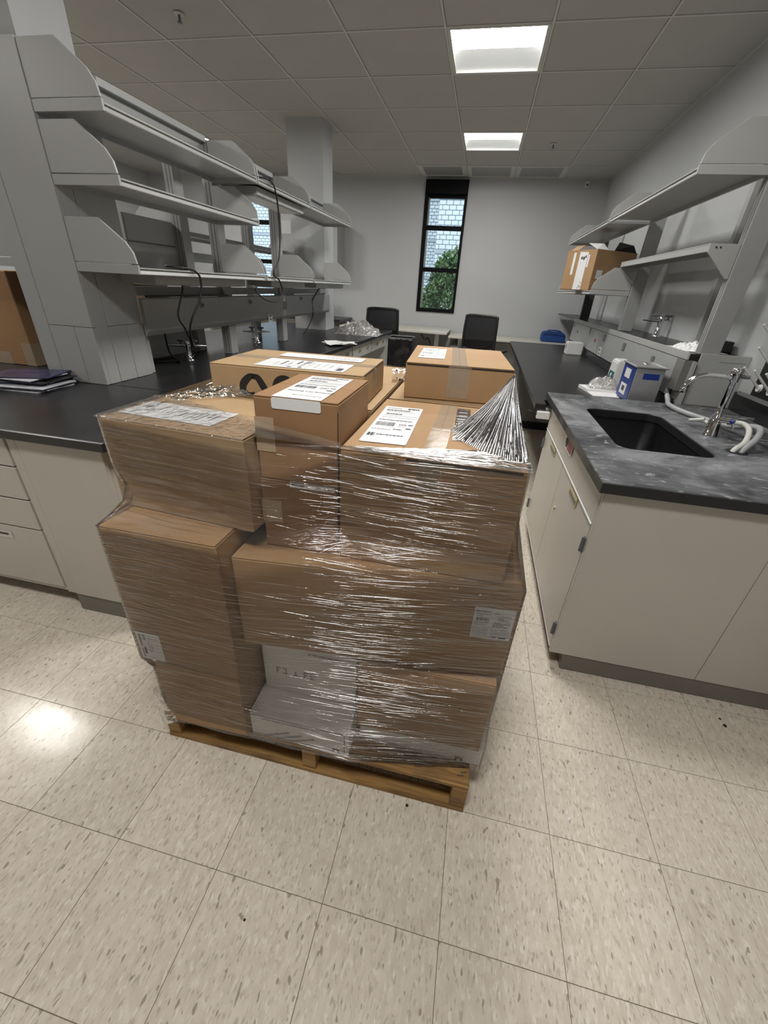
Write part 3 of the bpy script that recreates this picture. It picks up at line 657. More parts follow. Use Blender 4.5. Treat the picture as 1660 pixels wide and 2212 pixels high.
# ------------------------------------------------------------------ right side: sink cabinet
t = thing('sink_cabinet', (1.15, 1.55, 0), 'beige sink cabinet with two doors at the right', 'cabinet')
B(0.692, RX, 0.978, 2.19, 0.10, 0.64).build('body', 'cabinet_paint', t)
B(0.672, 1.2325, 0.960, 0.978, 0.092, 0.857, 0.0015).build('end_panel', 'cabinet_paint', t)
B(1.2350, RX, 0.960, 0.978, 0.092, 0.857, 0.0015).build('end_panel', 'cabinet_paint', t)
B(0.692, 0.71, 0.978, 2.19, 0.64, 0.857).box(1.60, RX, 0.978, 2.19, 0.64, 0.857).build('apron_frame', 'cabinet_paint', t)
B(0.692, RX, 2.18, 2.195, 0.10, 0.857).build('end_panel', 'cabinet_paint', t)
B(0.735, RX, 0.966, 2.18, 0.0, 0.10, 0.004).build('base_trim', 'rubber_base', t)
B(0.672, 0.692, 0.98, 2.185, 0.716, 0.857, 0.0015).build('false_drawer', 'cabinet_paint', t)
B(0.668, 0.692, 0.985, 2.18, 0.7075, 0.713).build('reveal_strip', 'white_plastic', t)
for y0, y1, yh, hy in ((0.985, 1.586, 1.28, 0.992), (1.591, 2.180, 1.875, 2.170)):
    d = B(0.672, 0.692, y0, y1, 0.105, 0.704, 0.0015).build('door', 'cabinet_paint', t)
    B(0.668, 0.6725, yh-0.075, yh+0.075, 0.660, 0.700, 0.001).build('handle_plate', 'brass', d)
    B(0.6665, 0.6685, yh-0.062, yh+0.062, 0.668, 0.684).build('handle_recess', 'cabinet_dark', d)
    for z in (0.20, 0.62):
        MB().cyl((0.666, hy, z-0.03), (0.666, hy, z+0.03), 0.006, 10).box(0.668, 0.673, hy-0.010, hy+0.010, z-0.03, z+0.03).build('hinge', 'dark_plate', d)
    if y0 < 1: MB().cyl((0.673, 1.52, 0.50), (0.667, 1.52, 0.50), 0.010, 12).build('lock', 'brass', d)
    B(0.671, 0.675, y0, y1, 0.100, 0.1048).build('kick_edge', 'white_plastic', d)
# warning sign on the false drawer
t = thing('warning_sign', (0.672, 1.555, 0.78), 'small white and red prohibition sign on the sink cabinet', 'sign')
def rrect_yz(x, y0, y1, z0, z1, r, n=4):
    out = []
    for cy, cz, a0 in ((y1-r, z1-r, 0), (y0+r, z1-r, 90), (y0+r, z0+r, 180), (y1-r, z0+r, 270)):
        for k in range(n+1):
            a = math.radians(a0+90*k/n); out.append((x, cy+r*math.cos(a), cz+r*math.sin(a)))
    return out
MB().prism(rrect_yz(0.6705, 1.485, 1.635, 0.775, 0.848, 0.008), (-0.003, 0, 0)).build('plate', 'label_paper', t)
for z0, z1 in ((0.784, 0.798), (0.800, 0.822), (0.824, 0.840)): B(0.6668, 0.6674, 1.492, 1.582, z0, z1).build('red_text_bar', 'sign_red', t)
ring = MB(); c = Vector((0.667, 1.608, 0.812))
ring.tube([c+Vector((0, math.cos(a)*0.019, math.sin(a)*0.024)) for a in [2*math.pi*k/24 for k in range(25)]], 0.0022, 6, cap=False)
ring.tube([c+Vector((0, 0.013, 0.017)), c+Vector((0, -0.013, -0.017))], 0.0022, 6); ring.build('prohibition_symbol', 'print_ink', t)

# sink worktop with a rounded cut-out
def rrect(x0, x1, y0, y1, r, n=8):
    out = []
    for cx, cy, a0 in ((x1-r, y1-r, 0), (x0+r, y1-r, 90), (x0+r, y0+r, 180), (x1-r, y0+r, 270)):
        for k in range(n+1):
            a = math.radians(a0+90*k/n); out.append((cx+r*math.cos(a), cy+r*math.sin(a)))
    return out
SX0, SX1, SY0, SY1 = 0.800, 1.165, 1.330, 1.985
hole = rrect(SX0, SX1, SY0, SY1, 0.055)
ox0, ox1, oy0, oy1 = 0.645, RX-0.002, 0.930, 2.315
cx, cy = (SX0+SX1)/2, (SY0+SY1)/2
outer = []
n8 = len(hole)
for k, (hx, hy) in enumerate(hole):
    q = k//9; f = (k % 9)/8.0
    cs = [(ox1, oy1), (ox0, oy1), (ox0, oy0), (ox1, oy0)]
    prev = [(ox1, cy), (cx, oy1), (ox0, cy), (cx, oy0)][q]; nxt = [(cx, oy1), (ox0, cy), (cx, oy0), (ox1, cy)][q]; cn = cs[q]
    p = (prev[0]+(cn[0]-prev[0])*min(1, f*2), prev[1]+(cn[1]-prev[1])*min(1, f*2)) if f <= 0.5 else (cn[0]+(nxt[0]-cn[0])*(f-0.5)*2, cn[1]+(nxt[1]-cn[1])*(f-0.5)*2)
    outer.append(p)
zt, zb_ = 0.895, 0.857; m_ = MB()
ins = [(cx+(x-cx)*1.012+0, cy+(y-cy)*1.008) for x, y in hole]
oin = [(min(max(x, ox0+0.003), ox1-0.003), min(max(y, oy0+0.003), oy1-0.003)) for x, y in outer]
rings = [[(x, y, zb_) for x, y in hole], [(x, y, zt-0.004) for x, y in hole], [(x, y, zt) for x, y in ins], [(x, y, zt) for x, y in oin], [(x, y, zt-0.003) for x, y in outer], [(x, y, zb_) for x, y in outer], [(x, y, zb_) for x, y in hole]]
vs = [p for r_ in rings for p in r_]
fs = [(a*n8+k, (a+1)*n8+k, (a+1)*n8+(k+1) % n8, a*n8+(k+1) % n8) for a in range(6) for k in range(n8)]
m_.add(vs, fs).build('sink_worktop', 'worn_epoxy', label='worn black epoxy sink worktop with chalky smears at the right', cat='worktop')
t = thing('sink_basin', (cx, cy, 0.65), 'deep black rectangular sink set into the right worktop', 'sink')
b_ = MB(); wl = [(cx+(x-cx)*1.02, cy+(y-cy)*1.02) for x, y in hole]; lo = [(cx+(x-cx)*0.93, cy+(y-cy)*0.95) for x, y in hole]
vs = [(x, y, 0.8565) for x, y in wl]+[(x, y, 0.69) for x, y in lo]+[(x, y, 0.66) for x, y in [(cx+(x-cx)*0.8, cy+(y-cy)*0.85) for x, y in hole]]
fs = [(a*n8+k, a*n8+(k+1) % n8, (a+1)*n8+(k+1) % n8, (a+1)*n8+k) for a in range(2) for k in range(n8)]+[tuple(range(2*n8, 3*n8))]
b_.add(vs, fs, True).build('bowl', 'sink_black', t)
MB().lathe((cx, cy, 0.66), [(0.035, 0.001), (0.03, 0.004), (0.01, 0.003)], 16).build('drain', 'steel', t)
B(RX-0.022, RX-0.001, 0.93, 2.315, 0.896, 0.995, 0.003).build('backsplash', 'black_epoxy', label='black splash strip behind the right sink worktop', cat='backsplash')

fx, fy = 1.274, 1.677
t = thing('lab_faucet', (fx, fy, 0.895), 'chrome lab faucet with swan neck beside the sink', 'faucet')
MB().lathe((fx, fy, 0.8955), [(0.034, 0), (0.034, 0.006), (0.030, 0.012), (0.026, 0.055), (0.022, 0.085), (0.014, 0.095), (0.012, 0.125)], 20).build('body', 'chrome', t)
MB().lathe((fx, fy, 0.8955), [(0.012, 0.12), (0.012, 0.235), (0.018, 0.238), (0.018, 0.262), (0.022, 0.266), (0.022, 0.285), (0.015, 0.292)], 16).build('riser', 'chrome', t)
MB().tube([(fx, fy, 1.146), (fx-0.05, fy, 1.150), (fx-0.11, fy, 1.150), (fx-0.145, fy, 1.138), (fx-0.168, fy, 1.112), (fx-0.176, fy, 1.09)], 0.0105, 12, spline=6).build('spout', 'chrome', t)
MB().lathe((fx-0.176, fy, 1.070), [(0.010, 0), (0.013, 0.004), (0.013, 0.02), (0.009, 0.026)], 14).build('aerator', 'chrome', t)
MB().tube([(fx, fy, 1.155), (fx+0.05, fy-0.01, 1.156)], 0.008, 10).build('vacuum_breaker', 'dark_plate', t)
for sy, a in ((-1, -2.0), (1, 2.3)):
    q = Vector((fx+0.01, fy+sy*0.025, 0.975)); e = q+Vector((0.02, sy*0.035, 0.004))
    h = MB().tube([q, e], [0.014, 0.011], 12).build('valve', 'chrome', t)
    for b2 in range(3):
        an = b2*2.094+a; MB().tube([e, e+Vector((0.012, math.cos(an)*0.032, math.sin(an)*0.032))], [0.006, 0.0045], 8).build('handle_arm', 'chrome', h)
    MB().tube([e, e+Vector((0.006, sy*0.008, 0))], 0.011, 12).build('cap', 'blue_plastic' if sy < 0 else 'chrome', h)
MB().tube([(fx+0.02, fy, 0.985), (fx+0.08, fy+0.01, 0.985), (fx+0.15, fy+0.01, 0.982)], [0.005, 0.005, 0.006], 8).build('serrated_nozzle', 'chrome', t)
MB().tube([(1.300, 2.30, 0.945), (1.295, 2.255, 0.925), (1.285, 2.19, 0.911), (1.305, 2.06, 0.909), (1.355, 1.92, 0.911), (1.392, 1.78, 0.922), (1.405, 1.66, 0.955), (1.395, 1.57, 0.968), (1.350, 1.49, 0.945), (1.300, 1.455, 0.900), (1.29, 1.45, 0.84)], 0.0125, 12, spline=6).build('drain_hose', 'hose_grey', label='thick grey rubber hose curving across the sink worktop', cat='hose')
MB().tube([(1.300, 1.735, 0.925), (1.285, 1.79, 0.932), (1.245, 1.815, 0.925), (1.235, 1.79, 0.93), (1.262, 1.74, 0.950)], 0.008, 10, spline=6).build('supply_tube', 'hose_white', label='short pale tube hooked behind the faucet body', cat='hose')
MB().tube([(1.312, 1.652, 0.965), (1.345, 1.61, 0.975), (1.345, 1.55, 0.965), (1.310, 1.48, 0.930), (1.268, 1.452, 0.898), (1.262, 1.448, 0.84)], 0.0105, 12, spline=6).build('supply_tube', 'hose_white', label='white plastic tube arching from the faucet into the worktop hole', cat='hose')
MB().lathe((1.281, 1.452, 0.8952), [(0.040, 0.0), (0.038, 0.0015), (0.02, 0.0012)], 18).build('hole_grommet', 'black_plastic', label='dark cut hole in the worktop around the two hoses', cat='grommet')

# peg rack on the wall over the sink
t = thing('peg_board', (1.65, 1.7, 0.99), 'black drying board with white pegs at the right edge', 'rack')
B(1.640, RX-0.001, 1.20, 2.175, 1.000, 1.75, 0.003).build('panel', 'black_plastic', t)
MB().prism([(1.640, 1.20, 0.998), (1.592, 1.20, 1.000), (1.592, 1.20, 1.018), (1.599, 1.20, 1.018), (1.602, 1.20, 1.008), (1.640, 1.20, 1.006)], (0, 1.0, 0)).build('drip_trough', 'dark_plate', t)
for r_ in range(5):
    for c_ in range(9):
        y = 2.118-0.095*c_-(0.045 if r_ % 2 else 0); z = 1.050+0.10*r_
        p = Vector((1.640, y, z))
        g_ = MB().tube([p, p+Vector((-0.012, 0, 0))], [0.021, 0.017], 14).build('peg_flange', 'white_plastic', t)
        MB().tube([p+Vector((-0.008, 0, 0)), p+Vector((-0.11, 0.006, 0.095))], [0.0062, 0.0056], 10).build('peg', 'white_plastic', g_)

# ------------------------------------------------------------------ right wall bench with ledge and shelves
ZB = 0.845
slab('worktop', [(0.575, 2.20), (0.64, 2.20), (0.64, 2.32), (1.40, 2.32), (1.40, 5.80), (0.608, 5.80)], ZB-0.036, ZB, 'black_epoxy', 'long black epoxy worktop along the right wall behind the sink')
t = thing('base_cabinet', (1.1, 4.9, 0), 'base cabinet under the far end of the right bench', 'cabinet')
B(0.72, 1.60, 4.6, 5.75, 0.1, ZB-0.036).build('body', 'cabinet_dark', t); B(0.78, 1.60, 4.65, 5.7, 0, 0.1).build('toe_kick', 'black_plastic', t)
B(0.70, 0.72, 4.62, 5.16, 0.12, 0.79, 0.002).build('door', 'cabinet_dark', t); B(0.70, 0.72, 5.18, 5.73, 0.12, 0.79, 0.002).build('door', 'cabinet_dark', t)
t = thing('bench_stand', (1.0, 3.3, 0), 'grey steel frame carrying the right bench beside the sink cabinet', 'frame')
B(0.62, 1.40, 2.24, 2.28, 0.755, ZB-0.037).build('rail', 'shelf_paint', t)
for y in (2.4, 4.4): B(1.30, 1.38, y, y+0.05, 0, ZB-0.037).build('leg', 'cabinet_dark', t)
B(0.66, 0.70, 4.4, 4.45, 0, ZB-0.037).build('leg', 'cabinet_dark', t)
t = thing('power_brick', (0.63, 2.22, 0.77), 'small white adapter hanging under the right bench corner', 'adapter')
B(0.592, 0.668, 2.165, 2.198, 0.762, 0.805, 0.003).build('body', 'white_plastic', t)
MB().tube([(0.592, 2.18, 0.785), (0.56, 2.17, 0.80), (0.54, 2.2, 0.80)], 0.003, 6, spline=4).tube([(0.60, 2.17, 0.765), (0.62, 2.16, 0.752), (0.66, 2.16, 0.755)], 0.003, 6, spline=4).build('lead', 'black_cable', t)

t = thing('service_ledge', (1.5, 4.3, ZB), 'long grey service ledge with black top along the right wall', 'ledge')
MB().hexa([(1.362, 2.350), (RX-0.001, 2.350), (RX-0.001, 7.20), (1.362, 7.20)], 1.155, 1.168, 0.001).build('top', 'black_epoxy', t)
B(1.352, 1.362, 2.350, 5.80, 1.135, 1.174, 0.001).build('edge_strip', 'shelf_paint', t)
MB().prism([(1.372, 2.455, 1.132), (1.356, 2.455, 1.132), (1.345, 2.455, 0.925), (1.372, 2.455, 0.918)], (0, 3.30, 0), 0.001).build('raceway', 'post_paint', t)
B(1.345, 1.400, 2.347, 2.454, 0.965, 1.132, 0.001).build('raceway_end', 'cabinet_dark', t)
B(1.385, 1.40, 2.32, 5.80, ZB, 1.13).build('back_panel', 'shelf_paint', t)
B(1.350, 1.372, 2.36, 5.80, ZB, ZB+0.072, 0.002).build('splash_strip', 'black_epoxy', t)
B(1.412, RX-0.001, 2.335, 2.349, 0.896, 1.176, 0.001).build('end_panel', 'shelf_paint', t)
B(1.51, RX-0.02, 2.3335, 2.3352, 1.138, 1.142).build('end_seam', 'post_paint', t)
def plate(y, z, mat, s=0.03, name='cover_plate', ring=False):
    if ring: return MB().tube([(1.353, y, z), (1.345, y, z)], s*0.7, 12).build(name, mat, t)
    return B(1.3465, 1.352, y-s, y+s, z-s, z+s, 0.001).build(name, mat, t)
plate(5.68, 1.10, 'grey_plastic', 0.03, 'service_knob', True); plate(5.40, 1.045, 'dark_plate', 0.02, 'service_knob', True)
plate(4.80, 1.10, 'grey_plastic', 0.028); plate(4.45, 1.035, 'red_plastic', 0.026, 'service_knob', True); plate(4.15, 1.088, 'dark_plate', 0.028)
plate(3.50, 1.08, 'dark_plate', 0.028); plate(2.83, 1.07, 'dark_plate', 0.024)
o = B(1.3445, 1.351, 4.115, 4.205, 0.925, 1.000, 0.001).build('outlet', 'white_plastic', t)
for dz in (0.018, -0.018): B(1.3435, 1.3450, 4.145, 4.175, 0.962+dz-0.009, 0.962+dz+0.009).build('socket', 'black_plastic', o)

t = thing('shelving_rack', (1.45, 4.0, 1.17), 'grey slotted uprights of the right wall shelving', 'shelving')
def rpost(y, z0, z1, mat='post_paint'):
    p = B(1.402, 1.505, y, y+0.055, z0, z1, 0.002).build('post', mat, t)
    for d in (0.016, 0.036): B(1.4008, 1.4022, y+d-0.003, y+d+0.003, z0+0.01, z1-0.01).build('slot', 'cabinet_dark', p)
rpost(2.350, 1.170, 2.16); rpost(3.945, 1.170, 2.16); rpost(5.70, 1.170, 2.16, 'post_shaded')  # last post takes the dark colour that has its shade painted in
B(RX-0.03, RX-0.001, 3.0, 3.05, 1.17, 2.16).build('wall_strip', 'shelf_paint', t)
for k, (a, b) in enumerate(((2.345, 3.96), (3.985, 5.845))):
    shelf(1.400, 1.084, a, b, 1.985, ['top grey shelf on the right wall nearest the camera', 'top grey shelf on the right wall near the window wall'][k], group='right wall shelves', far=(k == 1))
shelf(1.400, 1.080, 3.965, 5.87, 1.470, 'lower grey shelf on the right wall carrying the open carton', group='right wall shelves')
t = thing('shelf', (1.33, 3.15, 1.65), 'short middle shelf on the right wall with brackets underneath', 'shelf', 'right wall shelves')
B(1.262, 1.400, 2.372, 3.925, 1.682, 1.688, 0.001).build('deck', 'shelf_paint', t)
B(1.262, 1.276, 2.372, 3.925, 1.652, 1.6815, 0.001).build('front_lip', 'shelf_paint', t); B(1.392, 1.400, 2.372, 3.925, 1.652, 1.6815).build('rear_lip', 'post_paint', t)
for yy in (2.360, 3.926):
    MB().prism([(1.262, yy, 1.688), (1.400, yy, 1.688), (1.400, yy, 1.535), (1.385, yy, 1.535), (1.262, yy, 1.648)], (0, 0.010, 0), 0.001).build('bracket', 'shelf_paint', t)
for dx in (0.03, 0.05): MB().cyl((1.262+dx, 2.362, 1.672), (1.262+dx, 2.357, 1.672), 0.004, 8).build('hole', 'black_plastic', t)

# things on the right bench and ledge
t = thing('ultrasonic_bath', (1.21, 2.56, ZB), 'stainless ultrasonic bath with blue front panel beside the sink', 'appliance')
B(1.140, 1.300, 2.425, 2.66, ZB+0.012, 1.064, 0.004).build('housing', 'steel', t)
rim = MB()
for a in ((1.128, 1.310, 2.412, 2.430), (1.128, 1.310, 2.655, 2.672), (1.128, 1.148, 2.430, 2.655), (1.292, 1.310, 2.430, 2.655)): rim.box(*a, 1.064, 1.074, 0.002)
rim.build('rim', 'steel', t); B(1.146, 1.294, 2.428, 2.657, 1.0645, 1.070).build('lid', 'steel', t)
MB().lathe((1.22, 2.54, 1.070), [(0.02, 0), (0.022, 0.006), (0.010, 0.012)], 14).build('lid_knob', 'chrome', t)
p = B(1.1370, 1.1405, 2.432, 2.655, ZB+0.016, 1.060, 0.0008).build('front_panel', 'blue_plastic', t)
B(1.1360, 1.1372, 2.50, 2.60, 0.985, 1.040).build('label', 'label_paper', p); B(1.1358, 1.1372, 2.50, 2.61, 0.885, 0.950).build('control_label', 'label_paper', p)
B(1.1350, 1.1360, 2.53, 2.58, 0.905, 0.935).build('display', 'print_ink', p)
B(1.186, 1.276, 2.4235, 2.4256, 1.000, 1.034, 0.0005).build('brand_plate', 'blue_plastic', t)
for x, y in ((1.16, 2.45), (1.28, 2.45), (1.16, 2.64), (1.28, 2.64)): MB().cyl((x, y, ZB+0.0005), (x, y, ZB+0.013), 0.010, 10).build('foot', 'black_plastic', t)
t = thing('countertop_purifier', (1.24, 3.05, ZB), 'white upright dispenser with dark teal foot beside the ultrasonic bath', 'appliance')
MB().prism([(1.20, 3.02, ZB+0.06), (1.205, 3.02, 1.01), (1.215, 3.02, 1.025), (1.30, 3.02, 1.025), (1.31, 3.02, 1.01), (1.31, 3.02, ZB+0.001), (1.215, 3.02, ZB+0.001)], (0, 0.16, 0), 0.006).build('body', 'white_plastic', t)
MB().prism([(1.197, 3.03, ZB+0.062), (1.2, 3.03, ZB+0.10), (1.213, 3.03, ZB+0.012), (1.21, 3.03, ZB+0.012)], (0, 0.12, 0), 0.002).build('front_pad', 'teal_plastic', t)
MB().tube([(1.199, 3.09, ZB+0.07), (1.194, 3.09, ZB+0.07)], 0.014, 14).build('button', 'white_plastic', t)
t = thing('small_box', (1.24, 4.83, ZB), 'small white box standing on the right bench', 'box')
B(1.158, 1.325, 4.76, 4.90, ZB+0.0005, 0.975, 0.008).build('body', 'white_plastic', t); B(1.1572, 1.1582, 4.80, 4.86, 0.90, 0.945).build('print', 'print_grey', t)
rnd = random.Random(21)
for k, (cx_, cy_, an) in enumerate(((1.08, 2.80, 0.15), (1.10, 2.66, 0.10))):
    q = [(cx_+math.cos(an)*u-math.sin(an)*v, cy_+math.sin(an)*u+math.cos(an)*v) for u, v in ((-0.13, -0.08), (0.12, -0.08), (0.12, 0.08), (-0.13, 0.08))]
    MB().hexa(q, ZB+0.0008+0.0*k, ZB+0.006+0.014*(1-k)).build('leaflet', 'paper', label=['paper booklet under the clear bag beside the sink', 'printed leaflet at the edge of the sink worktop'][k], cat='paper', group='leaflets by the sink')
crumple('plastic_bag', 1.085, 2.80, ZB+0.022, 0.10, 0.07, 0.075, 'small crumpled clear bag on the booklet beside the sink', 'bag', seed=6, n=20)
cord([(1.17, 2.75, ZB+0.03), (1.20, 2.79, ZB+0.06), (1.235, 2.80, ZB+0.05), (1.25, 2.84, ZB+0.008)], 0.007, 'short black cord beside the clear bag on the right bench')
turret(1.575, 3.55, 1.168, 'chrome gas turret on the black ledge of the right wall', 1.35, -0.4)
crumple('plastic_bag', 1.49, 2.62, 1.168, 0.11, 0.16, 0.045, 'white plastic bag lying on the black ledge', 'bag', mat='paper', seed=9, n=22)
t = thing('switch_box', (1.585, 2.66, 1.17), 'black electronic box on the ledge behind the post', 'device')
B(1.545, 1.64, 2.52, 2.66, 1.172, 1.232, 0.004).build('body', 'black_plastic', t); B(1.5435, 1.5455, 2.56, 2.585, 1.198, 1.206).build('port', 'grey_plastic', t)

# open carton on the lower right shelf (turned)
a_, n1 = Vector((1.115, 4.25)), Vector((-0.205, 0.30)).normalized(); n2 = Vector((n1.y, -n1.x)); w1, w2 = 0.36, 0.50
z0, z1 = 1.472, 1.80
P_ = lambda u, v: (a_.x+n1.x*u+n2.x*v, a_.y+n1.y*u+n2.y*v)
t = thing('carton', (*P_(0.18, 0.25), z0), 'open brown carton with white label on the right wall shelf', 'box')
s = MB(); th = 0.006
for q in ([P_(0, 0), P_(0, w2), P_(th, w2), P_(th, 0)], [P_(w1-th, 0), P_(w1-th, w2), P_(w1, w2), P_(w1, 0)], [P_(th, 0), P_(th, th), P_(w1-th, th), P_(w1-th, 0)], [P_(th, w2-th), P_(th, w2), P_(w1-th, w2), P_(w1-th, w2-th)]): s.hexa(q[::-1], z0, z1)
s.hexa([P_(0, 0), P_(0, w2), P_(w1, w2), P_(w1, 0)][::-1], z0, z0+th); s.build('body', 'cardboard', t)
def quadp(pts, th=(0, 0, 0.004)): return MB().prism(pts, th)
q = lambda u, v, z: (*P_(u, v), z)
quadp([q(0.01, 0.0, z1), q(0.01, 0.14, z1+0.0), q(0.10, 0.16, z1+0.055), q(0.14, 0.02, z1+0.05)], (0, 0, 0.003)).build('inner_flap', 'paper', t)
quadp([q(0, 0.20, z1), q(0, 0.49, z1-0.01), q(-0.02, 0.40, z1+0.05), q(0.03, 0.27, z1+0.07)], (0.002, 0.003, 0.003)).build('top_flap', 'black_plastic', t)
quadp([q(w1-0.14, -0.001, z1), q(w1-0.02, -0.001, z1-0.01), q(w1-0.05, 0.05, z1+0.035), q(w1-0.14, 0.06, z1+0.04)], (0, 0, 0.004)).build('side_flap', 'cardboard', t)
lb = MB().prism([q(0.10, -0.0005, z0+0.005), q(0.20, -0.0005, z0+0.005), q(0.20, -0.0005, z1-0.015), q(0.10, -0.0005, z1-0.02)], (n2.x*-0.001, n2.y*-0.001, 0)).build('label', 'label_paper', t)
pr = MB()
for u0, u1, zz0, zz1 in ((0.155, 0.175, 1.725, 1.745), (0.13, 0.15, 1.72, 1.745), (0.112, 0.126, 1.735, 1.755), (0.112, 0.118, 1.49, 1.51), (0.125, 0.132, 1.50, 1.515), (0.112, 0.118, 1.53, 1.54), (0.135, 0.142, 1.485, 1.495)):
    pr.prism([q(u0, -0.0016, zz0), q(u1, -0.0016, zz0), q(u1, -0.0016, zz1), q(u0, -0.0016, zz1)], (n2.x*-0.0005, n2.y*-0.0005, 0))
pr.build('print', 'print_ink', lb, kind='stuff')
MB().prism([q(0.245, -0.0005, 1.60), q(0.275, -0.0005, 1.60), q(0.275, -0.0005, z1-0.02), q(0.245, -0.0005, z1-0.02)], (n2.x*-0.001, n2.y*-0.001, 0)).build('label', 'label_paper', t)
MB().prism([q(0.075, -0.0005, 1.66), q(0.095, -0.0005, 1.66), q(0.095, -0.0005, 1.76), q(0.075, -0.0005, 1.76)], (n2.x*-0.001, n2.y*-0.001, 0)).build('label', 'label_paper', t)
MB().prism([q(-0.0005, 0.05, 1.57), q(-0.0005, 0.12, 1.57), q(-0.0005, 0.12, 1.64), q(-0.0005, 0.05, 1.64)], (-n1.x*0.001, -n1.y*0.001, 0)).build('label', 'label_paper', t)

# ------------------------------------------------------------------ desks, chairs, bin, bag at the back
def desk(x0, x1, y0, y1, z, label):
    t = thing('desk', ((x0+x1)/2, (y0+y1)/2, 0), label, 'desk', 'desks at the back wall')
    B(x0, x1, y0, y1, z-0.028, z, 0.003).build('top', 'desk_laminate', t)
    for x in (x0+0.18, x1-0.18):
        B(x-0.035, x+0.035, (y0+y1)/2-0.04, (y0+y1)/2+0.04, 0.03, z-0.03, 0.002).build('leg', 'steel', t)
        B(x-0.04, x+0.04, y0+0.08, y1-0.08, 0.0, 0.03, 0.004).build('foot', 'steel', t)
    B(x0+0.2, x1-0.2, (y0+y1)/2-0.02, (y0+y1)/2+0.02, z-0.07, z-0.03).build('cross_rail', 'dark_plate', t)
desk(-2.0, -0.300, 6.36, 7.25, 0.835, 'taller pale desk left of the window wall behind the bin')
desk(-0.285, 1.62, 6.58, 7.25, 0.775, 'lower pale desk under the window behind the right chair')
t = thing('pedestal', (-0.15, 6.9, 0), 'white drawer pedestal under the lower desk', 'cabinet')
B(-0.25, 0.12, 6.75, 7.2, 0, 0.62, 0.004).build('body', 'shelf_paint', t)
for z0, z1 in ((0.02, 0.30), (0.31, 0.45), (0.46, 0.61)): B(-0.24, 0.11, 6.735, 6.75, z0, z1, 0.002).build('drawer', 'shelf_paint', t)
t = thing('computer_tower', (-0.7, 6.9, 0), 'dark computer tower under the taller desk', 'computer')
B(-0.85, -0.62, 6.75, 7.15, 0.0, 0.46, 0.006).build('case', 'black_plastic', t); B(-0.83, -0.64, 6.744, 6.75, 0.30, 0.42, 0.001).build('front_bezel', 'dark_plate', t)
cord([(-0.72, 6.60, 0.79), (-0.66, 6.58, 0.70), (-0.60, 6.6, 0.72), (-0.55, 6.6, 0.60), (-0.62, 6.7, 0.47)], 0.008, 'tangled black cable hanging below the taller desk')

def office_chair(cx, cy, rz, ztop, label):
    t = thing('office_chair', (cx, cy, 0), label, 'chair', 'black office chairs')
    R = Matrix.Rotation(rz, 3, 'Z'); o = Vector((cx, cy, 0))
    W = lambda x, y, z: o+R@Vector((x, y, z))
    # back is at y = -0.22 (towards the camera), seat reaches to +y
    zb = ztop-0.58
    def bp(u, z): 
        h = (z-zb)/0.58; return W(u*(0.225-0.02*abs(h-0.5)), -0.24-0.055*math.sin(h*2.2)-0.03*u*u*-1, z)
    loop = []
    for u, z in ((-0.85, zb), (-1, zb+0.05), (-1, zb+0.3), (-1, ztop-0.05), (-0.9, ztop), (0, ztop+0.008), (0.9, ztop), (1, ztop-0.05), (1, zb+0.3), (1, zb+0.05), (0.85, zb), (0, zb-0.005), (-0.85, zb)): loop.append(bp(u, z))
    MB().tube(loop, 0.017, 8, cap=False, spline=5).build('back_frame', 'black_plastic', t)
    MB().grid(lambda u, v: bp((u*2-1)*0.97, zb+0.01+v*0.57), 8, 10).build('back_mesh', 'mesh_fabric', t)
    MB().tube([bp(-0.95, zb+0.16), bp(0, zb+0.14), bp(0.95, zb+0.16)], 0.022, 8, spline=4).build('lumbar_bar', 'black_plastic', t)
    s = MB(); q = [W(*p) for p in ((-0.24, -0.2, 0.44), (0.24, -0.2, 0.44), (0.25, 0.24, 0.44), (-0.25, 0.24, 0.44))]
    s.prism(q, (0, 0, 0.075), 0.02); s.build('seat', 'black_fabric', t)
    MB().tube([W(0, -0.30, zb+0.1), W(0, -0.26, 0.48), W(0, -0.05, 0.42)], 0.03, 8, spline=4).build('back_support', 'black_plastic', t)
    for sx in (-1, 1):
        a = MB().tube([W(sx*0.24, 0.0, 0.44), W(sx*0.29, 0.0, 0.46), W(sx*0.29, 0.0, 0.66)], 0.018, 8).build('arm_post', 'black_plastic', t)
        MB().prism([W(sx*0.29-0.04, -0.12, 0.66), W(sx*0.29+0.04, -0.12, 0.66), W(sx*0.29+0.04, 0.14, 0.66), W(sx*0.29-0.04, 0.14, 0.66)], (0, 0, 0.028), 0.008).build('arm_pad', 'black_plastic', a)
    MB().cyl(W(0, 0, 0.09), W(0, 0, 0.44), 0.028, 12).build('gas_lift', 'black_plastic', t)
    for k in range(5):
        an = 2*math.pi*k/5+0.3; e = W(0.29*math.cos(an), 0.29*math.sin(an), 0.075)
        l = MB().tube([W(0, 0, 0.11), e], [0.028, 0.018], 8).build('base_leg', 'black_plastic', t)
        MB().cyl(e+Vector((-0.014, 0, -0.047)), e+Vector((0.014, 0, -0.047)), 0.027, 12).build('caster', 'black_plastic', l)
office_chair(-1.21, 6.12, 0.06, 1.125, 'black mesh office chair with its back to the left bench, by the taller desk')
office_chair(0.26, 6.08, -0.28, 1.12, 'black mesh office chair turned slightly, right of the window')
t = thing('trash_bin', (-0.87, 5.635, 0), 'black lidless bin lined with a bag, at the end of the left bench', 'bin')
def bin_ring(w_, d, z): return [(-0.87-w_, 5.635-d, z), (-0.87+w_, 5.635-d, z), (-0.87+w_, 5.635+d, z), (-0.87-w_, 5.635+d, z)]
r0, r1, r2 = bin_ring(0.13, 0.13, 0.0), bin_ring(0.165, 0.165, 0.80), bin_ring(0.155, 0.155, 0.80)
r3 = bin_ring(0.125, 0.125, 0.05)
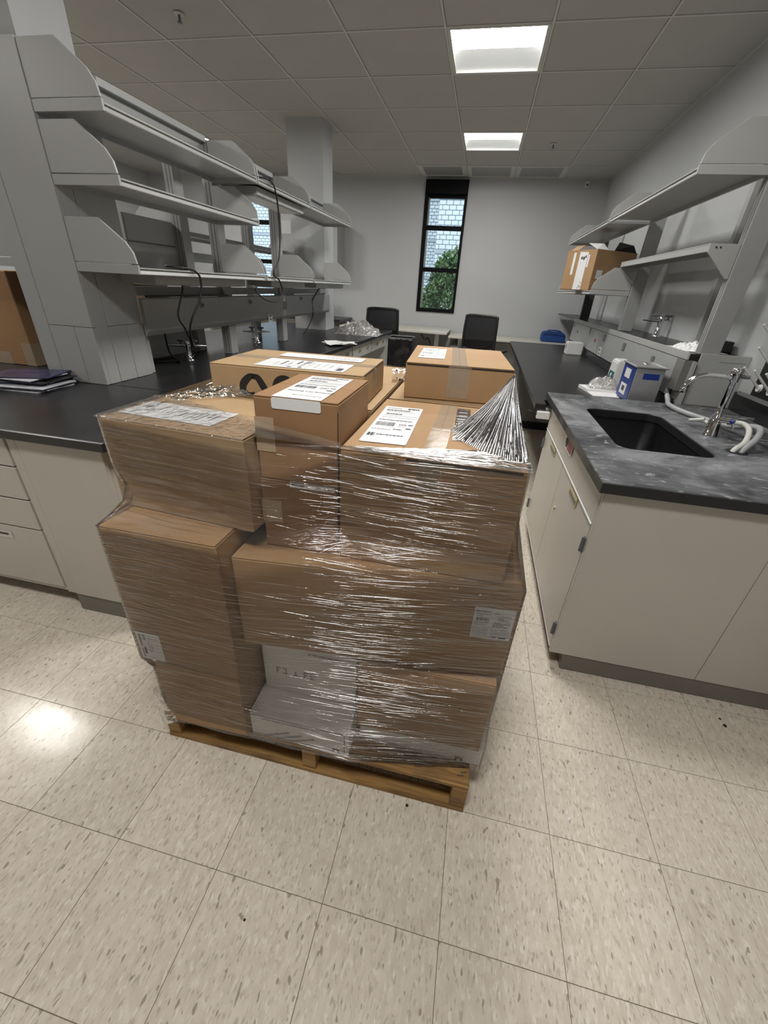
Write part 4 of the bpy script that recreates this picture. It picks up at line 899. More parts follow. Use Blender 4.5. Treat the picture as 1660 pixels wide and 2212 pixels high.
MB().add(r0+r1+r2+r3, [(3, 2, 1, 0)]+[(a*4+k, a*4+(k+1) % 4, (a+1)*4+(k+1) % 4, (a+1)*4+k) for a in range(3) for k in range(4)]+[(12, 13, 14, 15)]).build('body', 'black_plastic', t)
lp = [Vector(p) for p in bin_ring(0.170, 0.170, 0.795)]; MB().tube(lp+[lp[0]], 0.016, 8, cap=False).build('rim', 'dark_plate', t)
def bagf(u, v):
    a = u*2*math.pi; k = 0.185+0.014*noise.noise(Vector((math.cos(a)*3, math.sin(a)*3, v*5)))
    sq = 1/max(abs(math.cos(a)), abs(math.sin(a))); sq = min(sq, 1.30)
    return Vector((-0.87+k*sq*math.cos(a)*0.97, 5.635+k*sq*math.sin(a)*0.97, 0.80-0.42*v-0.02*noise.noise(Vector((a, v*4, 0)))))
MB().grid(bagf, 40, 14).build('bag_liner', 'bin_bag', t)
t = thing('cooler_bag', (1.32, 6.98, 0.775), 'blue zipped cooler bag on the desk in the right corner', 'bag')
MB().prism([(1.15, 6.84, 0.777), (1.15, 6.84, 0.885), (1.17, 6.84, 0.915), (1.46, 6.84, 0.915), (1.49, 6.84, 0.875), (1.50, 6.84, 0.777)], (0, 0.26, 0), 0.012).build('body', 'blue_fabric', t)
MB().tube([(1.21, 6.95, 0.915), (1.25, 6.95, 0.935), (1.38, 6.95, 0.935), (1.43, 6.95, 0.915)], 0.009, 8, spline=4).build('handle', 'blue_fabric', t)
MB().tube([(1.152, 6.835, 0.88), (1.32, 6.832, 0.89), (1.49, 6.835, 0.87)], 0.003, 6).build('zip', 'black_plastic', t)

# ------------------------------------------------------------------ pallet
t = thing('pallet', (-0.16, 0.9, 0), 'worn wooden pallet carrying the wrapped boxes', 'pallet')
PX0, PX1, PY0, PY1 = -0.672, 0.350, 0.305, 1.52
for x in (PX0, -0.178, PX1-0.046): B(x, x+0.046, PY0, PY1, 0.018, 0.111, 0.002).build('stringer', 'pallet_wood', t)
for y0, y1 in ((PY0+0.002, PY0+0.135), (0.52, 0.61), (0.68, 0.77), (0.84, 0.93), (1.00, 1.09), (1.16, 1.25), (1.38, PY1)):
    d = B(PX0, PX1, y0, y1, 0.112, 0.129, 0.002).build('deck_board', 'pallet_wood', t)
    if y0 < 0.4:
        MB().hexa([(0.195+0.030*math.cos(a)*(1+0.4*math.cos(a)), 0.345+0.014*math.sin(a)+0.006*math.cos(a)) for a in [2*math.pi*k/14 for k in range(14)]], 0.1288, 0.1296).build('knot', 'wood_knot', d)
        nl = MB(); nr = random.Random(5)
        for k in range(7):
            a0 = Vector((0.305+nr.uniform(-0.012, 0.02), 0.335+0.011*k, 0.1294)); nl.tube([a0, a0+Vector((nr.uniform(0.008, 0.024), nr.uniform(-0.006, 0.006), 0.0005))], 0.0016, 5)
        nl.build('nail_marks', 'print_ink', d)
for y0, y1 in ((PY0-0.004, PY0+0.040), (0.85, 0.99), (1.40, PY1)): B(PX0, PX1, y0, y1, 0.001, 0.0178, 0.0015).build('bottom_board', 'pallet_wood', t)

# ------------------------------------------------------------------ cartons on the pallet
class Box:
    def __init__(s, x, y, yaw, w_, d, z0, z1):
        s.o = Vector((x, y)); s.ex = Vector((math.cos(yaw), math.sin(yaw))); s.ey = Vector((-math.sin(yaw), math.cos(yaw))); s.w, s.d, s.z0, s.z1 = w_, d, z0, z1
    def p(s, u, v, z): q = s.o+s.ex*u+s.ey*v; return Vector((q.x, q.y, z))
    def xy(s, u, v): q = s.o+s.ex*u+s.ey*v; return (q.x, q.y)
    def slabl(s, u0, u1, v0, v1, z0, z1, bev=0.0): return MB().hexa([s.xy(u0, v0), s.xy(u1, v0), s.xy(u1, v1), s.xy(u0, v1)], z0, z1, bev)
def carton(bx, label, mat='cardboard', seam='y', tape=True, flapgap=0.0, deepside=False):
    t = thing('carton', (*bx.xy(bx.w/2, bx.d/2), bx.z0), label, 'box', 'cartons on the pallet')
    e = 0.0035
    bx.slabl(0, bx.w, 0, bx.d, bx.z0+0.0004, bx.z1-e, 0.003).build('body', mat, t)
    if seam == 'y':
        m_ = bx.w/2
        bx.slabl(0.001, m_-0.001, 0.001, bx.d-0.001, bx.z1-e+0.0002, bx.z1, 0.001).build('flap', mat, t)
        bx.slabl(m_+0.001, bx.w-0.001, 0.001, bx.d-0.001, bx.z1-e+0.0002, bx.z1, 0.001).build('flap', mat, t)
        if tape: bx.slabl(m_-0.025, m_+0.025, 0.0, bx.d, bx.z1+0.0002, bx.z1+0.0006).build('tape', 'clear_tape', t); bx.slabl(m_-0.025, m_+0.025, -0.0006, -0.0001, bx.z1-0.07, bx.z1).build('tape', 'clear_tape', t)
    else:
        m_ = bx.d/2
        bx.slabl(0.001, bx.w-0.001, 0.001, m_-0.001, bx.z1-e+0.0002, bx.z1, 0.001).build('flap', mat, t)
        bx.slabl(0.001, bx.w-0.001, m_+0.001, bx.d-0.001, bx.z1-e+0.0002, bx.z1, 0.001).build('flap', mat, t)
        if tape: bx.slabl(0.0, bx.w, m_-0.025, m_+0.025, bx.z1+0.0002, bx.z1+0.0006).build('tape', 'clear_tape', t); bx.slabl(bx.w+0.0001, bx.w+0.0006, m_-0.025, m_+0.025, bx.z1-0.06, bx.z1).build('tape', 'clear_tape', t)
    return t
class Frame:
    """a flat label: corners bottom-left, bottom-right, top-left; print is laid on it in 0..1 units"""
    def __init__(s, bl, br, tl, lift=0.0008):
        s.o, s.x, s.y = Vector(bl), Vector(br)-Vector(bl), Vector(tl)-Vector(bl); s.n = s.x.cross(s.y).normalized(); s.o += s.n*lift
    def P(s, u, v, h=0.0): return s.o+s.x*u+s.y*v+s.n*h
    def rect(s, m_, u0, v0, u1, v1, h=0.0004, th=0.0002): m_.prism([s.P(u0, v0, h), s.P(u1, v0, h), s.P(u1, v1, h), s.P(u0, v1, h)], s.n*th)
def put_label(par, bl, br, tl, prints, mat='label_paper', rc=0.04, name='label'):
    F = Frame(bl, br, tl); W_, H_ = F.x.length, F.y.length; r = rc*min(W_, H_); pts = []
    for cu, cv, a0 in ((1-r/W_, 1-r/H_, 0), (r/W_, 1-r/H_, 90), (r/W_, r/H_, 180), (1-r/W_, r/H_, 270)):
        for k in range(4):
            a = math.radians(a0+30*k); pts.append(F.P(cu+r/W_*math.cos(a), cv+r/H_*math.sin(a)))
    o = MB().prism(pts, F.n*0.0003).build(name, mat, par)
    dk, gy = MB(), MB()
    for q in prints: F.rect(gy if len(q) > 4 and q[4] == 'g' else dk, *q[:4])
    if dk.v: dk.build('print', 'print_ink', o, kind='stuff')
    if gy.v: gy.build('fine_print', 'print_grey', o, kind='stuff')
    return o, F
def text_on(par, F, s_, u, v, h, mat='print_ink'):
    cu = bpy.data.curves.new('lettering', 'FONT'); cu.body = s_; cu.size = 1.0
    ob = bpy.data.objects.new('lettering', cu); COL.objects.link(ob)
    bpy.context.view_layer.update()
    me = bpy.data.meshes.new_from_object(ob.evaluated_get(bpy.context.evaluated_depsgraph_get()))
    bpy.data.objects.remove(ob); vs = [v_.co.copy() for v_ in me.vertices]; fs = [tuple(p.vertices) for p in me.polygons]; bpy.data.meshes.remove(me)
    hu, hv = h/F.x.length, h/F.y.length
    MB().add([F.P(u+p.x*hu, v+p.y*hv, 0.0006) for p in vs], fs).build('lettering', mat, par)
def txtlines(rnd, u0, u1, v, h, k='d', frac=1.0):
    out = []; u = u0; end = u0+(u1-u0)*frac
    while u < end:
        w_ = rnd.uniform(0.03, 0.10); out.append((u, v, min(u+w_, end), v+h, k)); u += w_+0.012
    return out
def barcode(rnd, u0, u1, v0, v1):
    out = []; u = u0
    while u < u1:
        w_ = rnd.choice((0.006, 0.01, 0.016)); out.append((u, v0, min(u+w_, u1), v1, 'd')); u += w_+rnd.choice((0.005, 0.009, 0.014))
    return out
def ship_label(seed):
    r = random.Random(seed); o = []
    o += txtlines(r, 0.08, 0.45, 0.93, 0.018, 'g')+txtlines(r, 0.62, 0.92, 0.925, 0.035)
    o += txtlines(r, 0.08, 0.7, 0.86, 0.028)+txtlines(r, 0.12, 0.85, 0.82, 0.016, 'g')
    o += txtlines(r, 0.14, 0.55, 0.74, 0.028)+[(0.10, 0.70, 0.95, 0.705), (0.10, 0.645, 0.95, 0.65)]
    o += txtlines(r, 0.08, 0.9, 0.555, 0.018)
    o += barcode(r, 0.08, 0.52, 0.40, 0.50)+txtlines(r, 0.62, 0.80, 0.45, 0.02)+txtlines(r, 0.62, 0.80, 0.41, 0.015, 'g')+[(0.84, 0.45, 0.95, 0.475), (0.82, 0.35, 0.94, 0.38)]
    o += txtlines(r, 0.06, 0.5, 0.30, 0.018, 'g')+txtlines(r, 0.55, 0.75, 0.32, 0.02)+txtlines(r, 0.06, 0.22, 0.14, 0.07)+txtlines(r, 0.26, 0.85, 0.17, 0.02)
    return o

bA = Box(-0.622, 0.286, 0.02, 0.268, 0.55, 0.130, 0.402)
bE = Box(-0.666, 0.291, 0.0, 0.318, 0.42, 0.402, 0.866)
bB = Box(-0.345, 0.306, 0.01, 0.322, 0.42, 0.130, 0.236)
bB2 = Box(-0.335, 0.405, 0.01, 0.306, 0.34, 0.236, 0.511)
bD = Box(-0.005, 0.376, 0.0, 0.382, 0.36, 0.130, 0.215)
bC = Box(-0.014, 0.360, 0.02, 0.378, 0.36, 0.215, 0.511)
bF = Box(-0.340, 0.332, 0.096, 0.716, 0.38, 0.511, 0.810)
bF.ey = Vector((0.0, 1.0))
bG = Box(-0.689, 0.402, -0.082, 0.400, 0.315, 0.866, 1.108)
bH2 = Box(-0.280, 0.408, 0.03, 0.192, 0.27, 0.810, 1.000)
bH1 = Box(-0.279, 0.412, 0.0, 0.194, 0.262, 1.000, 1.197)
bI = Box(-0.082, 0.410, -0.01, 0.404, 0.482, 0.810, 1.100)
bJ = Box(-0.577, 0.712, 0.03, 0.463, 0.315, 1.101, 1.196)
bK = Box(-0.030, 0.932, 0.065, 0.336, 0.44, 1.101, 1.212)
bR1 = Box(-0.62, 0.855, 0.0, 0.53, 0.62, 0.130, 0.62)
bR2 = Box(-0.62, 0.742, 0.0, 0.53, 0.74, 0.866, 1.100)
bR2b = Box(-0.62, 0.742, 0.0, 0.53, 0.73, 0.62, 0.866)
bR3 = Box(-0.075, 0.91, 0.0, 0.365, 0.57, 0.130, 0.62)
bR4 = Box(-0.075, 0.905, 0.0, 0.365, 0.57, 0.62, 1.100)
tA = carton(bA, 'lowest brown carton at the left front corner of the pallet', seam='x', tape=False)
tE = carton(bE, 'tall brown carton at the left front, under the widest top carton', seam='x', tape=False)
tB = carton(bB, 'flat white carton with slanted pen drawings at the pallet front', 'cardboard_white', seam='x', tape=False)
tB2 = carton(bB2, 'white carton standing on the flat white one at the pallet front', 'cardboard_white', seam='x', tape=False)
tD = carton(bD, 'thin white carton lying on the pallet at the right front corner', 'cardboard_white', seam='x', tape=False)
tC = carton(bC, 'brown carton under the long one at the right front', seam='x', tape=False)
tF = carton(bF, 'long brown carton with a white product label at its right end', 'cardboard', seam='x', tape=False)
tG = carton(bG, 'wide tan carton on the upper left with a film-covered label', 'cardboard_tan', seam='x', tape=False)
tH2 = carton(bH2, 'small brown carton below the packing-list carton', 'cardboard_deep', seam='x', tape=False)
tH1 = carton(bH1, 'small brown carton with packing list label on its top', 'cardboard_deep', seam='x', tape=False)
tI = carton(bI, 'brown carton at the upper right front with shipping label on top', 'cardboard', seam='y')
tJ = carton(bJ, 'flat tan carton with black loop logo lying at the back left', 'cardboard_tan', seam='x')
tK = carton(bK, 'brown carton at the back right with a taped lifted lid', 'cardboard', seam='y')
carton(bR1, 'lowest carton of the back left stack on the pallet', seam='x', tape=False)
carton(bR2b, 'middle carton of the back left stack on the pallet', seam='x', tape=False)
carton(bR2, 'tan carton under the flat logo carton at the back left', 'cardboard_tan', seam='x', tape=False)
carton(bR3, 'lowest carton of the back right stack on the pallet', seam='x', tape=False)
carton(bR4, 'tan carton under the taped lid carton at the back right', 'cardboard_tan', seam='x', tape=False)
# lifted lid edge of the back right carton, and dark fold gaps
bK.slabl(0.004, bK.w-0.002, -0.0012, 0.004, bK.z1-0.0085, bK.z1-0.0045).build('lid_gap', 'logo_black', tK)
bK.slabl(0.135, 0.205, -0.0014, -0.0002, bK.z1-0.10, bK.z1-0.003).build('tape', 'clear_tape', tK)
bI.slabl(0.15, bI.w-0.01, -0.0010, 0.003, bI.z1-0.008, bI.z1-0.0045).build('lid_gap', 'logo_black', tI)
bH1.slabl(bH1.w-0.0008, bH1.w+0.0004, 0.0, 0.003, bH1.z0+0.01, bH1.z1-0.02).build('corner_fold', 'logo_black', tH1)
bJ.slabl(bJ.w-0.001, bJ.w+0.0006, 0.02, bJ.d-0.02, bJ.z1-0.006, bJ.z1-0.0042).build('lid_gap', 'logo_black', tJ)
# labels
rL = random.Random(2)
pl = ship_label(3)
pl = [q for q in pl if q[1] > 0.34]
zl = bH1.z1+0.0003
oL, FL = put_label(tH1, (-0.236, 0.4135, zl), (-0.123, 0.4135, zl), (-0.235, 0.655, zl), [(a, 0.36+(b-0.34)*0.97, c, 0.36+(d-0.34)*0.97, *r_) for a, b, c, d, *r_ in pl], rc=0.02)
text_on(oL, FL, 'Packing List Enclosed', 0.07, 0.265, 0.0132)
text_on(oL, FL, 'Scan for Packing List', 0.32, 0.11, 0.0082)
put_label(tH1, (-0.236, 0.4118, 1.172), (-0.123, 0.4118, 1.172), (-0.236, 0.4118, 1.1965), [], rc=0.2, name='label_fold')
zl = bJ.z1+0.0004
rj = random.Random(9); pj_ = []
for k in range(9): pj_ += [(0.24+0.08*k, 0.08, 0.243+0.08*k, 0.92, 'g')]
for k in range(10): pj_ += [(0.16+0.078*k+rj.uniform(0, 0.03), rj.uniform(0.1, 0.5), 0.185+0.078*k, rj.uniform(0.55, 0.9), rj.choice('gd'))]
pj_ += [(0.36, 0.08, 0.40, 0.16, 'd'), (0.48, 0.08, 0.52, 0.16, 'd'), (0.46, 0.60, 0.53, 0.95, 'g'), (0.90, 0.1, 0.96, 0.4, 'd')]
put_label(tJ, (-0.449, 0.735, zl), (-0.178, 0.743, zl), (-0.453, 0.868, zl), pj_, rc=0.03)
put_label(tJ, (-0.455, 0.918, zl+0.0005), (-0.175, 0.926, zl+0.0005), (-0.457, 0.995, zl+0.0005), txtlines(rj, 0.62, 0.95, 0.3, 0.08, 'g')+txtlines(rj, 0.55, 0.92, 0.6, 0.06, 'g'), rc=0.05)
zl = bI.z1+0.0008
put_label(tI, (-0.055, 0.470, zl), (0.055, 0.475, zl), (-0.058, 0.800, zl), ship_label(5), rc=0.05)
zl = bK.z1+0.0004
put_label(tK, (-0.008, 1.035, zl), (0.080, 1.045, zl), (-0.020, 1.290, zl), ship_label(8), rc=0.04)
zl = bG.z1+0.0004
rg = random.Random(12); pg = []
for k in range(16): pg += [(0.05+0.055*k+rg.uniform(0, 0.02), rg.uniform(0.1, 0.5), 0.075+0.055*k, rg.uniform(0.55, 0.9), rg.choice('gggd'))]
put_label(tG, (-0.672, 0.443, zl), (-0.402, 0.421, zl), (-0.662, 0.560, zl), pg, rc=0.02)
# product label on the long carton
def onF(u, z): return bF.p(u, -0.0004, z)
rf = random.Random(31)
pf = [(0.16, 0.86, 0.42, 0.895, 'g'), (0.48, 0.835, 0.62, 0.85), (0.72, 0.34, 0.90, 0.36, 'g'), (0.55, 0.06, 0.66, 0.085), (0.72, 0.05, 0.9, 0.08)]
pf += txtlines(rf, 0.06, 0.42, 0.78, 0.022)+txtlines(rf, 0.08, 0.24, 0.715, 0.028)+barcode(rf, 0.08, 0.40, 0.58, 0.68)+txtlines(rf, 0.04, 0.40, 0.515, 0.03)+txtlines(rf, 0.04, 0.38, 0.47, 0.016, 'g')+txtlines(rf, 0.04, 0.32, 0.43, 0.016, 'g')
pf += txtlines(rf, 0.52, 0.92, 0.755, 0.022)+barcode(rf, 0.60, 0.90, 0.62, 0.665)+txtlines(rf, 0.60, 0.74, 0.685, 0.02)+txtlines(rf, 0.52, 0.92, 0.57, 0.016, 'g')+txtlines(rf, 0.52, 0.93, 0.52, 0.02)+txtlines(rf, 0.50, 0.78, 0.47, 0.024)+txtlines(rf, 0.50, 0.90, 0.425, 0.018)
pf += [(0.04, 0.39, 0.96, 0.394, 'g')]
for k in range(7): pf += txtlines(rf, 0.04, 0.42, 0.33-0.038*k, 0.012, 'g')+txtlines(rf, 0.50, 0.95, 0.31-0.038*k, 0.012, 'g')
oF, FF = put_label(tF, onF(0.613, 0.646), onF(0.712, 0.646), onF(0.613, 0.747), pf, rc=0.03)
sw = MB(); cpts = [(0.050, 0.845), (0.055, 0.885), (0.075, 0.90), (0.092, 0.88), (0.100, 0.86), (0.112, 0.845), (0.125, 0.865), (0.135, 0.90)]
sw.tube([FF.P(u, v, 0.0008) for u, v in cpts], 0.0009, 5, spline=4).build('logo_mark', 'print_ink', oF)
oE, _ = put_label(tE, (-0.660, 0.2905, 0.408), (-0.582, 0.2905, 0.408), (-0.660, 0.2905, 0.516), txtlines(rf, 0.45, 0.9, 0.8, 0.02, 'g')+[(0.28, 0.72, 0.38, 0.93, 'g'), (0.12, 0.50, 0.18, 0.92, 'd'), (0.10, 0.08, 0.16, 0.40, 'g'), (0.20, 0.2, 0.30, 0.45, 'd'), (0.45, 0.3, 0.48, 0.7, 'g'), (0.55, 0.3, 0.58, 0.6, 'g')], rc=0.06)
put_label(tH2, bH2.p(0.075, 0.0, bH2.z1+0.0002), bH2.p(0.183, 0.0, bH2.z1+0.0002), bH2.p(0.075, 0.0042, bH2.z1+0.0002), [], rc=0.1)
put_label(tH2, bH2.p(0.075, -0.0004, bH2.z1-0.013), bH2.p(0.186, -0.0004, bH2.z1-0.013), bH2.p(0.075, -0.0004, bH2.z1-0.0005), barcode(rf, 0.05, 0.33, 0.35, 0.8)+txtlines(rf, 0.5, 0.8, 0.4, 0.15, 'g')+[(0.85, 0.25, 0.93, 0.6, 'g')], rc=0.15)
# old tape patches around the small cartons' left edge
for bx, tt, z0, z1, x1 in ((bH1, tH1, 1.070, 1.150, 0.045), (bH2, tH2, 0.885, 0.945, 0.050)):
    bx.slabl(-0.001, x1, -0.0012, -0.0002, z0, z1).build('tape', 'tape_brown', tt)
put_label(tI, (0.155, 0.55, bI.z1+0.001), (0.195, 0.55, bI.z1+0.001), (0.150, 0.86, bI.z1+0.001), [(0.2, 0.1+0.12*k, 0.8, 0.14+0.12*k, 'g') for k in range(7)], 'film_fold', name='document_pouch')
# white cartons: borders, drop icons, pen drawings
def frontF(bx): return Frame(bx.p(0, 0, bx.z0), bx.p(bx.w, 0, bx.z0), bx.p(0, 0, bx.z1), 0.0004)
def icon(F, par, u, v, s_):
    hu, hv = s_/F.x.length, s_/F.y.length
    m_ = MB(); F.rect(m_, u, v, u+hu, v+hv); o = m_.build('drop_icon', 'print_grey', par); o.active_material = M['dark_plate']
    pts = [(0.5, 0.86), (0.62, 0.66), (0.74, 0.48), (0.76, 0.34), (0.68, 0.20), (0.5, 0.13), (0.32, 0.20), (0.24, 0.34), (0.26, 0.48), (0.38, 0.66)]
    MB().add([F.P(u+a*hu, v+b*hv, 0.0009) for a, b in pts], [tuple(range(len(pts)))[::-1]]).build('drop', 'label_paper', o)
FB = frontF(bB); m_ = MB()
FB.rect(m_, 0.0, 0.085, 0.86, 0.105); FB.rect(m_, 0.0, 0.945, 0.93, 0.965); FB.rect(m_, 0.955, 0.05, 0.963, 0.93); FB.rect(m_, 0.86, 0.085, 0.965, 0.105)
m_.build('border_line', 'dark_plate', tB)
m_ = MB()
for q in txtlines(rf, 0.12, 0.72, 0.83, 0.028): FB.rect(m_, *q[:4])
m_.build('print', 'print_grey', tB, kind='stuff'); icon(FB, tB, 0.84, 0.02, 0.022)
for k in range(3):
    u = 0.13+0.13*k; p0, p1 = FB.P(u, 0.05, 0.0008), FB.P(u+0.27, 0.46-0.02*k, 0.0008)
    d = (p1-p0); nrm = d.cross(FB.n).normalized()*0.0036
    MB().add([p0+nrm*0.3, p0-nrm*0.3, p0+d*0.15-nrm, p1-nrm, p1+nrm, p0+d*0.15+nrm], [(0, 1, 2, 3, 4, 5)]).build('pen_drawing', 'print_grey', tB)
F2 = frontF(bB2); m_ = MB()
F2.rect(m_, 0.0, 0.855, 1.0, 0.875); m_.build('border_line', 'print_grey', tB2); icon(F2, tB2, 0.88, 0.86, 0.026)
m_ = MB()
for q in txtlines(rf, 0.5, 0.9, 0.70, 0.02): F2.rect(m_, *q[:4])
for u, v, w_, h_ in ((0.14, 0.30, 0.015, 0.10), (0.14, 0.38, 0.05, 0.02), (0.14, 0.34, 0.04, 0.018), (0.21, 0.30, 0.045, 0.02), (0.21, 0.38, 0.045, 0.02), (0.245, 0.30, 0.013, 0.10), (0.33, 0.30, 0.05, 0.02), (0.345, 0.30, 0.018, 0.08), (0.44, 0.30, 0.015, 0.10), (0.44, 0.38, 0.05, 0.02), (0.44, 0.34, 0.04, 0.018), (0.51, 0.30, 0.045, 0.02), (0.51, 0.34, 0.045, 0.02), (0.51, 0.38, 0.05, 0.02), (0.51, 0.34, 0.013, 0.06)): F2.rect(m_, u, v, u+w_, v+h_)
m_.build('print', 'print_grey', tB2, kind='stuff')
for k in range(3):
    p0, p1 = F2.P(0.08+0.2*k, 0.90, 0.0008), F2.P(0.2+0.2*k, 0.985, 0.0008); nrm = (p1-p0).cross(F2.n).normalized()*0.003
    MB().add([p0-nrm, p1-nrm, p1+nrm, p0+nrm], [(0, 1, 2, 3)]).build('pen_drawing', 'print_grey', tB2)
FD = frontF(bD); m_ = MB(); FD.rect(m_, 0.0, 0.10, 0.80, 0.13); FD.rect(m_, 0.86, 0.06, 1.0, 0.09); m_.build('border_line', 'dark_plate', tD); icon(FD, tD, 0.80, 0.02, 0.024)
# twisted loop logo on the flat tan carton
FJ = frontF(bJ); L_ = MB()
def ribbon(m_, pts, wid):
    P2 = catmull([Vector((a, b, 0)) for a, b in pts], 8); vs = []
    for i, p in enumerate(P2):
        d = (P2[min(i+1, len(P2)-1)]-P2[max(i-1, 0)]).normalized(); n_ = Vector((-d.y, d.x, 0)); k = wid[0]+(wid[1]-wid[0])*i/(len(P2)-1) if not callable(wid) else wid(i/(len(P2)-1))
        for sg in (-1, 1):
            c_ = p+n_*k*sg; q = bJ.p(c_.x, 0, c_.y); q2 = Vector((q.x, q.y, q.z))-Vector((bJ.ey.x, bJ.ey.y, 0))*0.0008; vs.append(q2)
    m_.add(vs, [(2*i, 2*i+1, 2*i+3, 2*i+2) for i in range(len(P2)-1)])
zc = 1.143
def lo_(u, v): return (0.130+u, zc+v)
ribbon(L_, [lo_(0.012, 0.026), lo_(-0.006, 0.023), lo_(-0.026, 0.004), lo_(-0.030, -0.016), lo_(-0.016, -0.027), lo_(0.006, -0.024)], lambda s_: 0.0045+0.0065*math.sin(math.pi*min(1, s_*1.15)))
ribbon(L_, [lo_(0.000, 0.024), lo_(0.018, 0.022), lo_(0.032, 0.002), lo_(0.046, -0.020), lo_(0.060, -0.027)], lambda s_: 0.0055+0.005*math.sin(math.pi*s_))
ribbon(L_, [lo_(0.066, -0.004), lo_(0.076, 0.016), lo_(0.092, 0.025), lo_(0.112, 0.022), lo_(0.128, 0.0), lo_(0.122, -0.022), lo_(0.100, -0.027)], lambda s_: 0.005+0.005*math.sin(math.pi*s_))
L_.build('loop_logo', 'logo_black', tJ)

# ------------------------------------------------------------------ stretch wrap around the load
t = thing('stretch_wrap', (-0.16, 0.9, 0.13), 'clear stretch film wound around the cartons on the pallet', 'plastic film')
LV = [
 (0.118, (-0.615, 0.290), (-0.35, 0.294), (-0.022, 0.298), (0.380, 0.3715), (0.385, 1.46), (-0.630, 1.47)),
 (0.235, (-0.627, 0.2810), (-0.35, 0.286), (-0.022, 0.298), (0.381, 0.3700), (0.385, 1.47), (-0.632, 1.48)),
 (0.385, (-0.627, 0.2810), (-0.35, 0.284), (-0.022, 0.325), (0.369, 0.3605), (0.378, 1.48), (-0.634, 1.48)),
 (0.404, (-0.669, 0.2875), (-0.345, 0.2860), (-0.022, 0.330), (0.369, 0.3605), (0.378, 1.48), (-0.672, 1.48)),
 (0.506, (-0.669, 0.2875), (-0.345, 0.2860), (-0.022, 0.332), (0.369, 0.3605), (0.378, 1.48), (-0.672, 1.48)),
 (0.514, (-0.669, 0.2875), (-0.345, 0.2860), (-0.022, 0.334), (0.3775, 0.3965), (0.378, 1.48), (-0.672, 1.48)),
 (0.812, (-0.669, 0.2875), (-0.345, 0.2860), (-0.022, 0.334), (0.3775, 0.3965), (0.380, 1.48), (-0.672, 1.48)),
 (0.868, (-0.669, 0.2875), (-0.343, 0.284), (-0.022, 0.358), (0.360, 0.398), (0.378, 1.48), (-0.674, 1.48)),
 (0.885, (-0.655, 0.325), (-0.320, 0.320), (-0.050, 0.380), (0.348, 0.400), (0.352, 1.47), (-0.680, 1.48)),
 (0.905, (-0.645, 0.360), (-0.295, 0.345), (-0.070, 0.394), (0.338, 0.400), (0.346, 1.47), (-0.684, 1.48)),
 (0.935, (-0.655, 0.385), (-0.280, 0.355), (-0.080, 0.401), (0.333, 0.400), (0.342, 1.46), (-0.690, 1.48)),
 (0.985, (-0.686, 0.398), (-0.279, 0.357), (-0.082, 0.402), (0.3255, 0.4040), (0.340, 1.45), (-0.696, 1.48)),
 (1.108, (-0.690, 0.399), (-0.279, 0.358), (-0.082, 0.402), (0.3245, 0.4042), (0.338, 1.44), (-0.696, 1.48)),
]
SEGS = (26, 26, 34, 40, 40, 40)
zs = []
z = LV[0][0]
while z < LV[-1][0]: zs.append(z); z += 0.0075
zs.append(LV[-1][0])
vs, fs = [], []
def lv_at(z):
    for a, b in zip(LV, LV[1:]):
        if a[0] <= z <= b[0]+1e-9:
            f = (z-a[0])/(b[0]-a[0]); return [Vector((p[0]+(q[0]-p[0])*f, p[1]+(q[1]-p[1])*f)) for p, q in zip(a[1:], b[1:])]
    return [Vector(p) for p in LV[-1][1:]]
nr = sum(SEGS)
for z in zs:
    P6 = lv_at(z)
    for k in range(6):
        a, b = P6[k], P6[(k+1) % 6]; n_ = Vector(((b-a).y, -(b-a).x)).normalized()
        for i in range(SEGS[k]):
            f = i/SEGS[k]; p = a+(b-a)*f
            amp = 0.0022*math.sin(math.pi*f)**0.5
            d = amp*(0.35+max(-0.35, noise.noise(Vector((p.x*2.2, p.y*2.2, z*26+p.x*1.5)))))
            zz = z
            if z == zs[0]: zz += 0.012*noise.noise(Vector((p.x*9, p.y*9, 3.0)))
            vs.append(Vector((p.x+n_.x*d, p.y+n_.y*d, zz)))
for r_ in range(len(zs)-1):
    for k in range(nr): fs.append((r_*nr+k, r_*nr+(k+1) % nr, (r_+1)*nr+(k+1) % nr, (r_+1)*nr+k))
MB().add(vs, fs, True).build('wrap_sheet', 'stretch_film', t)
# stretched creases lying on the film: fine glossy ridges running around the load
def front(s_, z):
    P6 = lv_at(z); k = min(2, int(s_*3)); f = s_*3-k; a, b = P6[k], P6[k+1]; n_ = Vector(((b-a).y, -(b-a).x)).normalized(); p = a+(b-a)*f
    return Vector((p.x+n_.x*0.0028, p.y+n_.y*0.0028, z))
cr = MB(); crn = random.Random(17)
for k in range(1300):
    s0 = crn.random(); s0 = s0 if crn.random() < 0.30 else 0.52+0.46*s0
    z0 = crn.uniform(0.135, 1.095); ln = crn.choice((0.03, 0.05, 0.08, 0.12, 0.2))*crn.uniform(0.6, 1.3); sl = crn.gauss(-0.012, 0.022)+(0.05 if 0.80 < z0 < 0.93 else 0)*(crn.random()-0.3)
    r_ = crn.choice((0.0003, 0.0004, 0.0005, 0.0006, 0.0009))
    pts = []
    for i in range(6):
        ss = s0+ln*i/5; zz = z0+sl*ln*i/5*3
        if ss > 0.995 or not 0.125 < zz < 1.105: break
        pts.append(front(ss, zz))
    if len(pts) > 3: cr.tube(pts, [r_*0.3]+[r_]*(len(pts)-2)+[r_*0.3], 5, cap=False)
cr.build('stretch_creases', 'film_crease', t, kind='stuff')
